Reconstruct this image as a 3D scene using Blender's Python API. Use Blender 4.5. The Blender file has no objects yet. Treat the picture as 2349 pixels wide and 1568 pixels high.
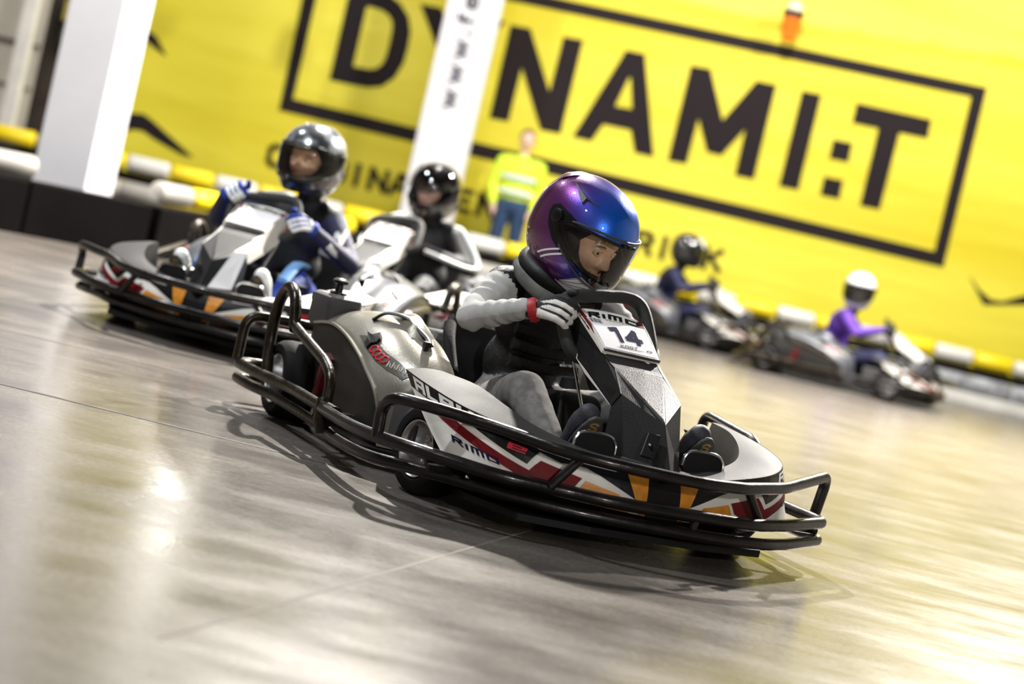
import bpy, bmesh, math, random
from mathutils import Vector, Matrix, noise
random.seed(7)
sc = bpy.context.scene
COL = sc.collection
PI = math.pi

# ------------------------------------------------------------------ camera
cam_d = bpy.data.cameras.new('camera')
cam = bpy.data.objects.new('camera', cam_d); COL.objects.link(cam)
cam_d.sensor_width = 36.0
cam_d.lens = 4370 / 2349 * 36.0
cam.rotation_mode = 'QUATERNION'
cam.location = (0, 0, 0.9)
pitch, roll = math.radians(3.83), math.radians(13.29)
cam.rotation_quaternion = (Matrix.Rotation(PI / 2 - pitch, 4, 'X') @ Matrix.Rotation(roll, 4, 'Z')).to_quaternion()
cam_d.dof.use_dof = True
cam_d.dof.focus_distance = 5.85
cam_d.dof.aperture_fstop = 1.7
cam_d.dof.aperture_blades = 0
sc.camera = cam

# ------------------------------------------------------------------ world, lamps, exposure
w = bpy.data.worlds.new('world'); sc.world = w; w.use_nodes = True
w.node_tree.nodes['Background'].inputs[0].default_value = (0.75, 0.8, 1.0, 1)
w.node_tree.nodes['Background'].inputs[1].default_value = 0.10
sc.view_settings.view_transform = 'Standard'
sc.view_settings.look = 'None'
sc.view_settings.gamma = 1.0
sc.view_settings.exposure = 0.0
try: sc.view_settings.use_curve_mapping = False
except Exception: pass

def area(name, loc, target, energy, size, color=(1, 1, 1), sy=None, spread=180):
    d = bpy.data.lights.new(name, 'AREA'); d.energy = energy; d.size = size; d.color = color
    d.shape = 'RECTANGLE' if sy else 'DISK'
    if sy: d.size_y = sy
    d.spread = math.radians(spread)
    o = bpy.data.objects.new(name, d); COL.objects.link(o); o.location = loc
    o.rotation_euler = (Vector(target) - Vector(loc)).to_track_quat('-Z', 'Y').to_euler()
    o['kind'] = 'helper'
    return o
# hall lamps and one added fill, hung from the ceiling (each shines out of a lamp housing built further down)
LAMPS = [
    ((-0.75, 13.0, 6.2), (0.5, 6.0, 0.0), 1950, 0.16, (1.0, 0.95, 0.86)),
    ((4.4, 14.5, 5.6), (2.6, 11.0, 0.0), 2300, 0.30, (1.0, 0.94, 0.88)),
    ((-4.6, 10.0, 6.2), (-2.5, 11.5, 0.5), 190, 0.5, (0.95, 0.95, 1.0)),
    ((1.5, 16.5, 6.2), (1.0, 21.5, 1.8), 350, 0.6, (1.0, 0.96, 0.90)),
    ((5.5, 17.0, 6.2), (4.5, 21.0, 1.2), 260, 0.6, (1.0, 0.96, 0.90)),
    ((-3.5, 16.0, 6.2), (-3.5, 21.5, 1.5), 190, 0.6, (1.0, 0.97, 0.93)),
    ((-2.6, 5.6, 4.4), (-1.4, 9.2, 0.6), 170, 0.30, (0.90, 0.95, 1.0)),
    ((-3.2, 1.5, 5.0), (0.2, 6.0, 0.5), 20, 0.5, (1.0, 0.97, 0.93)),
    ((2.3, -1.1, 2.3), (0.3, 6.0, 0.7), 120, 0.40, (1.0, 0.97, 0.94)),  # unseen low fill, added to light the driver's face under the helmet brow
    ((-3.25, 20.4, 3.0), (-1.5, 8.0, 0.0), 19, 0.26, (1.0, 0.97, 0.93)),
]
for i, (l, t, e, s, c) in enumerate(LAMPS):
    area('hall_or_fill_light', l, t, e, s, c)

# ------------------------------------------------------------------ materials
def new_mat(name):
    m = bpy.data.materials.new(name); m.use_nodes = True
    return m, m.node_tree, m.node_tree.nodes['Principled BSDF']
def mat(name, col, rough=0.5, metal=0.0, bump=0.0, bscale=60.0, var=0.0, vscale=8.0, coat=0.0, emit=0.0, spec=0.5, sheen=0.0):
    m, nt, b = new_mat(name)
    b.inputs['Base Color'].default_value = (*col, 1)
    b.inputs['Roughness'].default_value = rough
    b.inputs['Metallic'].default_value = metal
    b.inputs['Coat Weight'].default_value = coat
    b.inputs['Coat Roughness'].default_value = 0.08
    b.inputs['Specular IOR Level'].default_value = spec
    if sheen: b.inputs['Sheen Weight'].default_value = sheen
    if emit:
        b.inputs['Emission Color'].default_value = (*col, 1); b.inputs['Emission Strength'].default_value = emit
    tc = nt.nodes.new('ShaderNodeTexCoord')
    if var:
        n = nt.nodes.new('ShaderNodeTexNoise'); n.inputs['Scale'].default_value = vscale; n.inputs['Detail'].default_value = 6
        nt.links.new(tc.outputs['Object'], n.inputs['Vector'])
        r = nt.nodes.new('ShaderNodeValToRGB')
        r.color_ramp.elements[0].position = 0.32; r.color_ramp.elements[1].position = 0.68
        r.color_ramp.elements[0].color = (*[c * (1 - var) for c in col], 1)
        r.color_ramp.elements[1].color = (*[min(1, c * (1 + var * .5)) for c in col], 1)
        nt.links.new(n.outputs['Fac'], r.inputs['Fac']); nt.links.new(r.outputs['Color'], b.inputs['Base Color'])
        mr = nt.nodes.new('ShaderNodeMapRange'); mr.inputs[3].default_value = max(0.03, rough - .1); mr.inputs[4].default_value = min(1, rough + .12)
        nt.links.new(n.outputs['Fac'], mr.inputs[0]); nt.links.new(mr.outputs[0], b.inputs['Roughness'])
    if bump:
        n2 = nt.nodes.new('ShaderNodeTexNoise'); n2.inputs['Scale'].default_value = bscale; n2.inputs['Detail'].default_value = 4
        nt.links.new(tc.outputs['Object'], n2.inputs['Vector'])
        bp = nt.nodes.new('ShaderNodeBump'); bp.inputs['Strength'].default_value = bump; bp.inputs['Distance'].default_value = 0.004
        nt.links.new(n2.outputs['Fac'], bp.inputs['Height']); nt.links.new(bp.outputs['Normal'], b.inputs['Normal'])
    return m

M = {}
M['tube'] = mat('scuffed_black_tube', (0.016, 0.013, 0.013), 0.28, 0.4, 0.25, 40, 0.4, 14, coat=0.2)
M['tube_worn'] = mat('worn_rear_tube', (0.030, 0.022, 0.014), 0.30, 0.6, 0.5, 50, 0.6, 20)
M['black_plastic'] = mat('black_plastic', (0.007, 0.007, 0.008), 0.5, 0, 0.25, 300, 0.2, 12, spec=.3)
M['grey_plastic'] = mat('dark_grey_plastic', (0.060, 0.060, 0.062), 0.48, 0, 0.35, 260, 0.25, 5)
M['column_grey'] = mat('column_grey', (.020, .020, .022), .45, 0, .3, 260, .25, 5, spec=.35)
M['fender_grey'] = mat('fender_grey', (0.05, 0.05, 0.052), 0.6, 0, 0.2, 260, 0.15, 5, spec=.15)
M['cover'] = mat('olive_silver_cover', (0.36, 0.34, 0.285), 0.27, 0.6, 0.15, 200, 0.18, 5)
M['cover_side_shaded'] = mat('cover_side_shaded', (0.012, 0.011, 0.009), 0.40, 0.1, 0.2, 120, 0.3, 6)  # outer flank of the cover, its shade put into the colour
M['white'] = mat('white_sticker', (0.82, 0.80, 0.74), 0.45, 0, 0, 1, 0.10, 7)
M['white_bright'] = mat('white_paper', (0.93, 0.93, 0.95), 0.4)
M['red'] = mat('dark_red_sticker', (0.17, 0.008, 0.012), 0.5, 0, 0, 1, 0.2, 20, spec=.15)
M['bright_red'] = mat('bright_red', (0.65, 0.02, 0.04), 0.4)
M['orange'] = mat('orange_sticker', (0.72, 0.27, 0.015), 0.4, 0, 0, 1, 0.25, 30)
M['black_gloss'] = mat('black_sticker', (0.005, 0.005, 0.006), 0.35, spec=.3)
M['navy'] = mat('navy_print', (0.012, 0.012, 0.05), 0.8, spec=.08)
M['chrome'] = mat('polished_metal', (0.75, 0.75, 0.76), 0.14, 1.0)
M['alu'] = mat('aluminium_rim', (0.62, 0.61, 0.60), 0.30, 1.0, 0, 1, 0.2, 10)
M['rubber'] = mat('black_rubber', (0.006, 0.0055, 0.0055), 0.75, 0, 0.3, 90, 0.3, 12, spec=.2)
M['grip'] = mat('wheel_grip_rubber', (0.018, 0.019, 0.016), 0.5, 0, 0.6, 500, 0.2, 20)
M['sweater'] = mat('light_grey_knit', (0.60, 0.60, 0.58), 0.9, 0, 0.8, 700, 0.15, 12, sheen=0.3)
M['vest'] = mat('black_quilted_vest', (0.005, 0.005, 0.006), 0.55, 0, 0.7, 90, 0.3, 20)
M['jeans'] = mat('grey_denim', (0.25, 0.24, 0.225), 0.9, 0, 0.7, 900, 0.35, 35)
M['skin'] = mat('skin', (0.86, 0.56, 0.44), 0.5, 0, 0.1, 300, 0.12, 25)
M['lip'] = mat('lips', (0.62, 0.28, 0.24), 0.45)
M['eye'] = mat('eye_white', (0.8, 0.78, 0.76), 0.2)
M['iris'] = mat('iris', (0.05, 0.06, 0.05), 0.2)
M['hair'] = mat('dark_blond_hair', (0.38, 0.22, 0.10), 0.5)
M['brow'] = mat('eyebrow', (0.16, 0.08, 0.04), 0.8)
M['glove_white'] = mat('glove_white', (0.80, 0.77, 0.72), 0.7, 0, 0.3, 300, 0.15, 30)
M['glove_black'] = mat('glove_black', (0.010, 0.010, 0.011), 0.7, 0, 0.3, 300)
M['glove_red'] = mat('glove_red', (0.45, 0.015, 0.02), 0.5)
M['shoe'] = mat('dark_shoe', (0.035, 0.035, 0.05), 0.6, 0, 0.3, 200)
M['sole'] = mat('shoe_sole', (0.05, 0.05, 0.05), 0.6, 0, 0.4, 300)
M['gold'] = mat('gold_print', (0.45, 0.30, 0.10), 0.5)
M['grey_strap'] = mat('grey_strap', (0.13, 0.13, 0.12), 0.7, 0, 0.4, 400, 0.3, 30)
M['neck_black'] = mat('black_padding', (0.006, 0.006, 0.006), 0.5, 0, 0.3, 60, spec=.3)
M['yellow_block'] = mat('yellow_barrier', (0.95, 0.72, 0.01), 0.35, 0, 0, 1, 0.08, 3)
M['white_block'] = mat('white_barrier', (0.72, 0.72, 0.68), 0.4, 0, 0, 1, 0.15, 3)
M['grey_block'] = mat('grey_barrier', (0.42, 0.40, 0.36), 0.5, 0, 0, 1, 0.2, 3)
M['black_wall'] = mat('black_barrier', (0.006, 0.005, 0.005), 0.8, 0, 0.3, 8, 0.4, 2, spec=.05)
M['pillar'] = mat('white_pillar', (0.80, 0.80, 0.84), 0.6, 0, 0.1, 10, 0.05, 2)
M['print_black'] = mat('banner_print', (0.022, 0.016, 0.018), 0.7, 0, 0, 1, 0.1, 2, spec=.15)
M['blue_suit'] = mat('blue_race_suit', (0.010, 0.045, 0.33), 0.6, 0, 0.4, 60, 0.25, 8)
M['navy_suit'] = mat('navy_race_suit', (0.012, 0.014, 0.06), 0.6, 0, 0.4, 60, 0.3, 8)
M['black_suit'] = mat('black_tracksuit', (0.010, 0.011, 0.013), 0.6, 0, 0.4, 60, 0.3, 8)
M['white_cloth'] = mat('white_cloth', (0.85, 0.87, 0.85), 0.7)
M['purple_suit'] = mat('purple_suit', (0.10, 0.03, 0.33), 0.6, 0, 0.4, 60, 0.3, 8)
M['hivis'] = mat('high_visibility_yellow', (0.70, 0.95, 0.05), 0.7, 0, 0.3, 30, 0.1, 4)
M['reflective'] = mat('reflective_strip', (0.75, 0.85, 0.90), 0.4)
M['denim_blue'] = mat('dark_blue_jeans', (0.02, 0.05, 0.12), 0.8, 0, 0.3, 60)
M['beige'] = mat('beige_panel', (0.62, 0.58, 0.50), 0.6, 0, 0, 1, 0.1, 2)
M['brown_dark'] = mat('dark_brown', (0.045, 0.030, 0.022), 0.7, 0, 0, 1, 0.5, 3)
M['lamp_orange'] = mat('orange_beacon', (0.95, 0.20, 0.01), 0.3, 0, 0, 1, 0.1, 5)
M['cream'] = mat('cream_plastic', (0.90, 0.84, 0.60), 0.4)
M['joint'] = mat('light_floor_joint', (0.17, 0.145, 0.125), 0.8, 0, 0, 1, 0.3, 6)
M['tread_grey'] = mat('bluish_tyre_print', (0.35, 0.37, 0.40), 0.5, 0, 0, 1, 0.5, 9)

# clear visor: a thin sheet that lets most light through and mirrors some
def visor_mat(name, tint, mixv):
    m, nt, b = new_mat(name)
    nt.nodes.remove(b)
    out = nt.nodes['Material Output']
    t = nt.nodes.new('ShaderNodeBsdfTransparent'); t.inputs[0].default_value = (*tint, 1)
    g = nt.nodes.new('ShaderNodeBsdfGlossy'); g.inputs['Roughness'].default_value = 0.04; g.inputs[0].default_value = (.9, .9, .9, 1)
    fr = nt.nodes.new('ShaderNodeFresnel'); fr.inputs[0].default_value = 1.45
    ad = nt.nodes.new('ShaderNodeMath'); ad.operation = 'MULTIPLY_ADD'; ad.inputs[1].default_value = 1.2; ad.inputs[2].default_value = mixv
    nt.links.new(fr.outputs[0], ad.inputs[0])
    mx = nt.nodes.new('ShaderNodeMixShader')
    nt.links.new(ad.outputs[0], mx.inputs[0]); nt.links.new(t.outputs[0], mx.inputs[1]); nt.links.new(g.outputs[0], mx.inputs[2])
    nt.links.new(mx.outputs[0], out.inputs[0])
    return m
M['visor'] = visor_mat('clear_visor', (0.92, 0.90, 0.80), 0.0)
M['visor_dark'] = visor_mat('smoked_visor', (0.25, 0.25, 0.27), 0.06)

# purple to blue flake paint, graded along the helmet itself
m, nt, b = new_mat('purple_blue_flake_paint'); M['helmet_purple'] = m
tc = nt.nodes.new('ShaderNodeTexCoord'); sp = nt.nodes.new('ShaderNodeSeparateXYZ'); nt.links.new(tc.outputs['Object'], sp.inputs[0])
ma = nt.nodes.new('ShaderNodeMath'); ma.operation = 'MULTIPLY_ADD'; ma.inputs[1].default_value = 0.45
nt.links.new(sp.outputs['Z'], ma.inputs[0]); nt.links.new(sp.outputs['X'], ma.inputs[2])
mr = nt.nodes.new('ShaderNodeMapRange'); mr.inputs[1].default_value = -0.12; mr.inputs[2].default_value = 0.16
nt.links.new(ma.outputs[0], mr.inputs[0])
rp = nt.nodes.new('ShaderNodeValToRGB'); nt.links.new(mr.outputs[0], rp.inputs[0])
e = rp.color_ramp.elements; e[0].position = 0.0; e[0].color = (0.085, 0.003, 0.036, 1); e[1].position = 1.0; e[1].color = (0.0, 0.15, 0.85, 1)
x = e.new(0.45); x.color = (0.12, 0.012, 0.15, 1)
x = e.new(0.70); x.color = (0.06, 0.05, 0.42, 1)
nt.links.new(rp.outputs[0], b.inputs['Base Color'])
b.inputs['Metallic'].default_value = 0.55; b.inputs['Roughness'].default_value = 0.30; b.inputs['Coat Weight'].default_value = 1.0; b.inputs['Coat Roughness'].default_value = 0.03
vo = nt.nodes.new('ShaderNodeTexVoronoi'); vo.inputs['Scale'].default_value = 420; nt.links.new(tc.outputs['Object'], vo.inputs['Vector'])
bp = nt.nodes.new('ShaderNodeBump'); bp.inputs['Strength'].default_value = 0.25; bp.inputs['Distance'].default_value = 0.001
nt.links.new(vo.outputs['Distance'], bp.inputs['Height']); nt.links.new(bp.outputs['Normal'], b.inputs['Normal'])

# camouflage silver helmet shell
m, nt, b = new_mat('silver_patterned_shell'); M['helmet_silver'] = m
tc = nt.nodes.new('ShaderNodeTexCoord'); n = nt.nodes.new('ShaderNodeTexNoise'); n.inputs['Scale'].default_value = 14; nt.links.new(tc.outputs['Object'], n.inputs['Vector'])
rp = nt.nodes.new('ShaderNodeValToRGB'); nt.links.new(n.outputs['Fac'], rp.inputs[0])
rp.color_ramp.elements[0].position = .46; rp.color_ramp.elements[0].color = (.10, .11, .12, 1); rp.color_ramp.elements[1].position = .54; rp.color_ramp.elements[1].color = (.40, .42, .46, 1)
nt.links.new(rp.outputs[0], b.inputs['Base Color']); b.inputs['Metallic'].default_value = .6; b.inputs['Roughness'].default_value = .25; b.inputs['Coat Weight'].default_value = .8
M['helmet_black'] = mat('gloss_black_shell', (0.02, 0.02, 0.02), 0.16, 0, 0, 1, 0, 1, coat=1.0)
M['helmet_white'] = mat('gloss_white_shell', (0.85, 0.86, 0.88), 0.2, 0, 0, 1, 0, 1, coat=1.0)

# polished concrete
m, nt, b = new_mat('polished_concrete'); M['floor'] = m
tc = nt.nodes.new('ShaderNodeTexCoord')
mp = nt.nodes.new('ShaderNodeMapping'); nt.links.new(tc.outputs['Object'], mp.inputs[0])
mp.inputs['Rotation'].default_value = (0, 0, math.radians(4)); mp.inputs['Scale'].default_value = (1.3, 3.0, 1)
n1 = nt.nodes.new('ShaderNodeTexNoise'); n1.inputs['Scale'].default_value = 1.3; n1.inputs['Detail'].default_value = 9; n1.inputs['Roughness'].default_value = .62
nt.links.new(mp.outputs[0], n1.inputs['Vector'])
rp = nt.nodes.new('ShaderNodeValToRGB'); nt.links.new(n1.outputs['Fac'], rp.inputs[0])
rp.color_ramp.elements[0].position = .25; rp.color_ramp.elements[0].color = (.085, .075, .067, 1)
rp.color_ramp.elements[1].position = .80; rp.color_ramp.elements[1].color = (.20, .178, .157, 1)
n2 = nt.nodes.new('ShaderNodeTexNoise'); n2.inputs['Scale'].default_value = 55; n2.inputs['Detail'].default_value = 5; nt.links.new(tc.outputs['Object'], n2.inputs['Vector'])
mx = nt.nodes.new('ShaderNodeMixRGB'); mx.blend_type = 'OVERLAY'; mx.inputs[0].default_value = .45
nt.links.new(rp.outputs[0], mx.inputs[1]); nt.links.new(n2.outputs['Fac'], mx.inputs[2]); nt.links.new(mx.outputs[0], b.inputs['Base Color'])
mr = nt.nodes.new('ShaderNodeMapRange'); mr.inputs[1].default_value = .3; mr.inputs[2].default_value = .7; mr.inputs[3].default_value = .18; mr.inputs[4].default_value = .30
nt.links.new(n1.outputs['Fac'], mr.inputs[0]); nt.links.new(mr.outputs[0], b.inputs['Roughness'])
b.inputs['Specular IOR Level'].default_value = .21
mp2 = nt.nodes.new('ShaderNodeMapping'); nt.links.new(tc.outputs['Object'], mp2.inputs[0]); mp2.inputs['Scale'].default_value = (3, 14, 1)
n3 = nt.nodes.new('ShaderNodeTexNoise'); n3.inputs['Scale'].default_value = 5; n3.inputs['Detail'].default_value = 6; nt.links.new(mp2.outputs[0], n3.inputs['Vector'])
bp = nt.nodes.new('ShaderNodeBump'); bp.inputs['Strength'].default_value = .10; bp.inputs['Distance'].default_value = .006
nt.links.new(n3.outputs['Fac'], bp.inputs['Height']); nt.links.new(bp.outputs['Normal'], b.inputs['Normal'])

# yellow banner cloth with creases
m, nt, b = new_mat('yellow_banner_cloth'); M['banner'] = m
tc = nt.nodes.new('ShaderNodeTexCoord'); mp = nt.nodes.new('ShaderNodeMapping'); nt.links.new(tc.outputs['Object'], mp.inputs[0])
mp.inputs['Rotation'].default_value = (0, math.radians(-38), 0); mp.inputs['Scale'].default_value = (0.25, 1, 1.6)
n = nt.nodes.new('ShaderNodeTexNoise'); n.inputs['Scale'].default_value = .9; n.inputs['Detail'].default_value = 3; nt.links.new(mp.outputs[0], n.inputs['Vector'])
rp = nt.nodes.new('ShaderNodeValToRGB'); nt.links.new(n.outputs['Fac'], rp.inputs[0])
rp.color_ramp.elements[0].position = .25; rp.color_ramp.elements[0].color = (.78, .64, .012, 1); rp.color_ramp.elements[1].position = .6; rp.color_ramp.elements[1].color = (.88, .78, .06, 1)
nt.links.new(rp.outputs[0], b.inputs['Base Color']); b.inputs['Roughness'].default_value = .55
bp = nt.nodes.new('ShaderNodeBump'); bp.inputs['Strength'].default_value = .6; bp.inputs['Distance'].default_value = .12
nt.links.new(n.outputs['Fac'], bp.inputs['Height']); nt.links.new(bp.outputs['Normal'], b.inputs['Normal'])

# ------------------------------------------------------------------ mesh helpers
class MB:
    def __init__(s): s.v = []; s.f = []; s.m = []
    def add(s, vs, fs, mi=0):
        o = len(s.v); s.v += [tuple(p) for p in vs]; s.f += [tuple(i + o for i in f) for f in fs]; s.m += [mi] * len(fs)
        return s
    def build(s, name, mats, parent=None, smooth=True, merge=False, bevel=0.0, angle=None):
        me = bpy.data.meshes.new(name); me.from_pydata(s.v, [], s.f)
        if not isinstance(mats, (list, tuple)): mats = [mats]
        for q in mats: me.materials.append(q)
        for p, i in zip(me.polygons, s.m): p.material_index = i
        bm = bmesh.new(); bm.from_mesh(me)
        if merge: bmesh.ops.remove_doubles(bm, verts=bm.verts, dist=1e-5)
        bmesh.ops.recalc_face_normals(bm, faces=bm.faces)
        for f in bm.faces: f.smooth = smooth
        if smooth:
            for ed in bm.edges:
                if len(ed.link_faces) == 2 and ed.calc_face_angle(0) > math.radians(angle or 42): ed.smooth = False
        bm.to_mesh(me); bm.free()
        o = bpy.data.objects.new(name, me); COL.objects.link(o)
        if bevel:
            bv = o.modifiers.new('bevel', 'BEVEL'); bv.width = bevel; bv.segments = 2; bv.limit_method = 'ANGLE'
        if parent: o.parent = parent
        return o
def box(b, c, s, rot=None, mi=0):
    vs = []
    for x in (-1, 1):
        for y in (-1, 1):
            for z in (-1, 1):
                p = Vector((x * s[0] / 2, y * s[1] / 2, z * s[2] / 2))
                if rot: p = rot @ p
                vs.append(Vector(c) + p)
    b.add(vs, [(0, 1, 3, 2), (4, 6, 7, 5), (0, 4, 5, 1), (2, 3, 7, 6), (0, 2, 6, 4), (1, 5, 7, 3)], mi); return b
def fillet(pts, r, n=5):
    P = [Vector(p) for p in pts]; out = [P[0]]
    for i in range(1, len(P) - 1):
        a, c = P[i - 1] - P[i], P[i + 1] - P[i]
        rr = min(r, a.length * .45, c.length * .45)
        A = P[i] + a.normalized() * rr; C = P[i] + c.normalized() * rr
        for k in range(n + 1):
            t = k / n; out.append(A * (1 - t) ** 2 + P[i] * 2 * t * (1 - t) + C * t * t)
    out.append(P[-1]); return out
def spline(pts, n=6, closed=False):
    P = [Vector(p) for p in pts]; N = len(P); out = []
    for i in range(N if closed else N - 1):
        g = lambda k: P[k % N] if closed else (P[k] if 0 <= k < N else (2 * P[0] - P[1] if k < 0 else 2 * P[-1] - P[-2]))
        a, b_, c, d = g(i - 1), g(i), g(i + 1), g(i + 2)
        for k in range(n):
            t = k / n
            out.append(.5 * ((2 * b_) + (c - a) * t + (2 * a - 5 * b_ + 4 * c - d) * t * t + (3 * b_ - a - 3 * c + d) * t ** 3))
    if not closed: out.append(P[-1])
    return out
def tube(b, pts, r, seg=10, closed=False, mi=0, flat=None, cap=True):
    P = [Vector(p) for p in pts]; n = len(P); rings = []
    up = None
    for i in range(n):
        if closed: t = P[(i + 1) % n] - P[i - 1]
        else: t = P[min(i + 1, n - 1)] - P[max(i - 1, 0)]
        if t.length < 1e-9: t = Vector((0, 0, 1))
        t.normalize()
        if up is None:
            up = Vector((0, 0, 1)) if abs(t.z) < .9 else Vector((1, 0, 0))
        up = (up - t * up.dot(t)); up.normalize()
        s = t.cross(up)
        rr = r[i] if isinstance(r, (list, tuple)) else r
        ra, rb = (rr * flat[0], rr * flat[1]) if flat else (rr, rr)
        rings.append([P[i] + up * math.cos(2 * PI * k / seg) * ra + s * math.sin(2 * PI * k / seg) * rb for k in range(seg)])
    vs = [p for rg in rings for p in rg]; fs = []
    for i in range(n if closed else n - 1):
        j = (i + 1) % n
        for k in range(seg):
            l = (k + 1) % seg
            fs.append((i * seg + k, i * seg + l, j * seg + l, j * seg + k))
    if cap and not closed:
        fs.append(tuple(range(seg))); fs.append(tuple((n - 1) * seg + k for k in range(seg)))
    b.add(vs, fs, mi); return b
def lathe(b, prof, c=(0, 0, 0), axis='y', seg=28, mi=0, closed=False):
    vs = []; n = len(prof)
    for k in range(seg):
        a = 2 * PI * k / seg
        for (h, r) in prof:
            x, z = r * math.cos(a), r * math.sin(a)
            p = (x, h, z) if axis == 'y' else ((x, z, h) if axis == 'z' else (h, x, z))
            vs.append((p[0] + c[0], p[1] + c[1], p[2] + c[2]))
    fs = []
    for k in range(seg):
        l = (k + 1) % seg
        for i in range(n if closed else n - 1):
            j = (i + 1) % n
            fs.append((k * n + i, k * n + j, l * n + j, l * n + i))
    b.add(vs, fs, mi); return b
def loft(b, loops, mi=0, cap=True, closed=True):
    n = len(loops[0]); vs = [p for l in loops for p in l]; fs = []
    for i in range(len(loops) - 1):
        for k in range(n if closed else n - 1):
            l = (k + 1) % n
            fs.append((i * n + k, i * n + l, (i + 1) * n + l, (i + 1) * n + k))
    if cap and closed:
        fs.append(tuple(range(n))); fs.append(tuple((len(loops) - 1) * n + k for k in range(n)))
    b.add(vs, fs, mi); return b
def capsule(b, p0, r0, p1, r1, seg=14, mi=0):
    p0, p1 = Vector(p0), Vector(p1); d = p1 - p0; L = max(d.length, 1e-4); t = d / L
    pts = []; rs = []
    for k in range(5):
        a = PI / 2 * (1 - k / 5); pts.append(p0 - t * r0 * math.sin(a)); rs.append(max(r0 * math.cos(a), 1e-4))
    pts.append(p0); rs.append(r0); pts.append(p1); rs.append(r1)
    for k in range(1, 6):
        a = PI / 2 * k / 5; pts.append(p1 + t * r1 * math.sin(a)); rs.append(max(r1 * math.cos(a), 1e-4))
    # build rings with a fixed frame so the thin ends stay straight
    up = Vector((0, 0, 1)) if abs(t.z) < .9 else Vector((1, 0, 0)); up = (up - t * up.dot(t)).normalized(); s = t.cross(up)
    rings = [[p + (up * math.cos(2 * PI * k / seg) + s * math.sin(2 * PI * k / seg)) * r for k in range(seg)] for p, r in zip(pts, rs)]
    loft(b, rings, mi); return b
def ellipsoid(b, c, rad, rot=None, nu=20, nv=12, mi=0):
    vs = []; 
    for i in range(nv + 1):
        el = -PI / 2 + PI * i / nv
        for k in range(nu):
            a = 2 * PI * k / nu
            p = Vector((rad[0] * math.cos(el) * math.cos(a), rad[1] * math.cos(el) * math.sin(a), rad[2] * math.sin(el)))
            if rot: p = rot @ p
            vs.append(Vector(c) + p)
    fs = [(i * nu + k, i * nu + (k + 1) % nu, (i + 1) * nu + (k + 1) % nu, (i + 1) * nu + k) for i in range(nv) for k in range(nu)]
    b.add(vs, fs, mi); return b

# flat print mapped onto a surface: polygon (2-D) -> clipped into cells -> 3-D
def clip(poly, ax, val, keep_less):
    out = []
    for i in range(len(poly)):
        a, c = poly[i], poly[(i + 1) % len(poly)]
        ia = (a[ax] <= val) if keep_less else (a[ax] >= val); ic = (c[ax] <= val) if keep_less else (c[ax] >= val)
        if ia: out.append(a)
        if ia != ic:
            t = (val - a[ax]) / (c[ax] - a[ax]); out.append(tuple(a[k] + (c[k] - a[k]) * t for k in (0, 1)))
    return out
def tri2(poly):
    from mathutils.geometry import tessellate_polygon
    return tessellate_polygon([[Vector((p[0], p[1], 0)) for p in poly]])
def decal(b, poly, f3, du, dv, mi=0):
    for t in tri2(poly):
        tp = [poly[i] for i in t]
        u0 = math.floor(min(p[0] for p in tp) / du); u1 = math.ceil(max(p[0] for p in tp) / du)
        for iu in range(u0, u1):
            a = clip(tp, 0, iu * du, False)
            a = clip(a, 0, (iu + 1) * du, True) if len(a) > 2 else []
            if len(a) < 3: continue
            v0 = math.floor(min(p[1] for p in a) / dv); v1 = math.ceil(max(p[1] for p in a) / dv)
            for iv in range(v0, v1):
                c = clip(a, 1, iv * dv, False)
                c = clip(c, 1, (iv + 1) * dv, True) if len(c) > 2 else []
                if len(c) < 3: continue
                ar = abs(sum(c[i][0] * c[(i + 1) % len(c)][1] - c[(i + 1) % len(c)][0] * c[i][1] for i in range(len(c)))) / 2
                if ar < 1e-9: continue
                b.add([f3(p[0], p[1]) for p in c], [tuple(range(len(c)))], mi)
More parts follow.
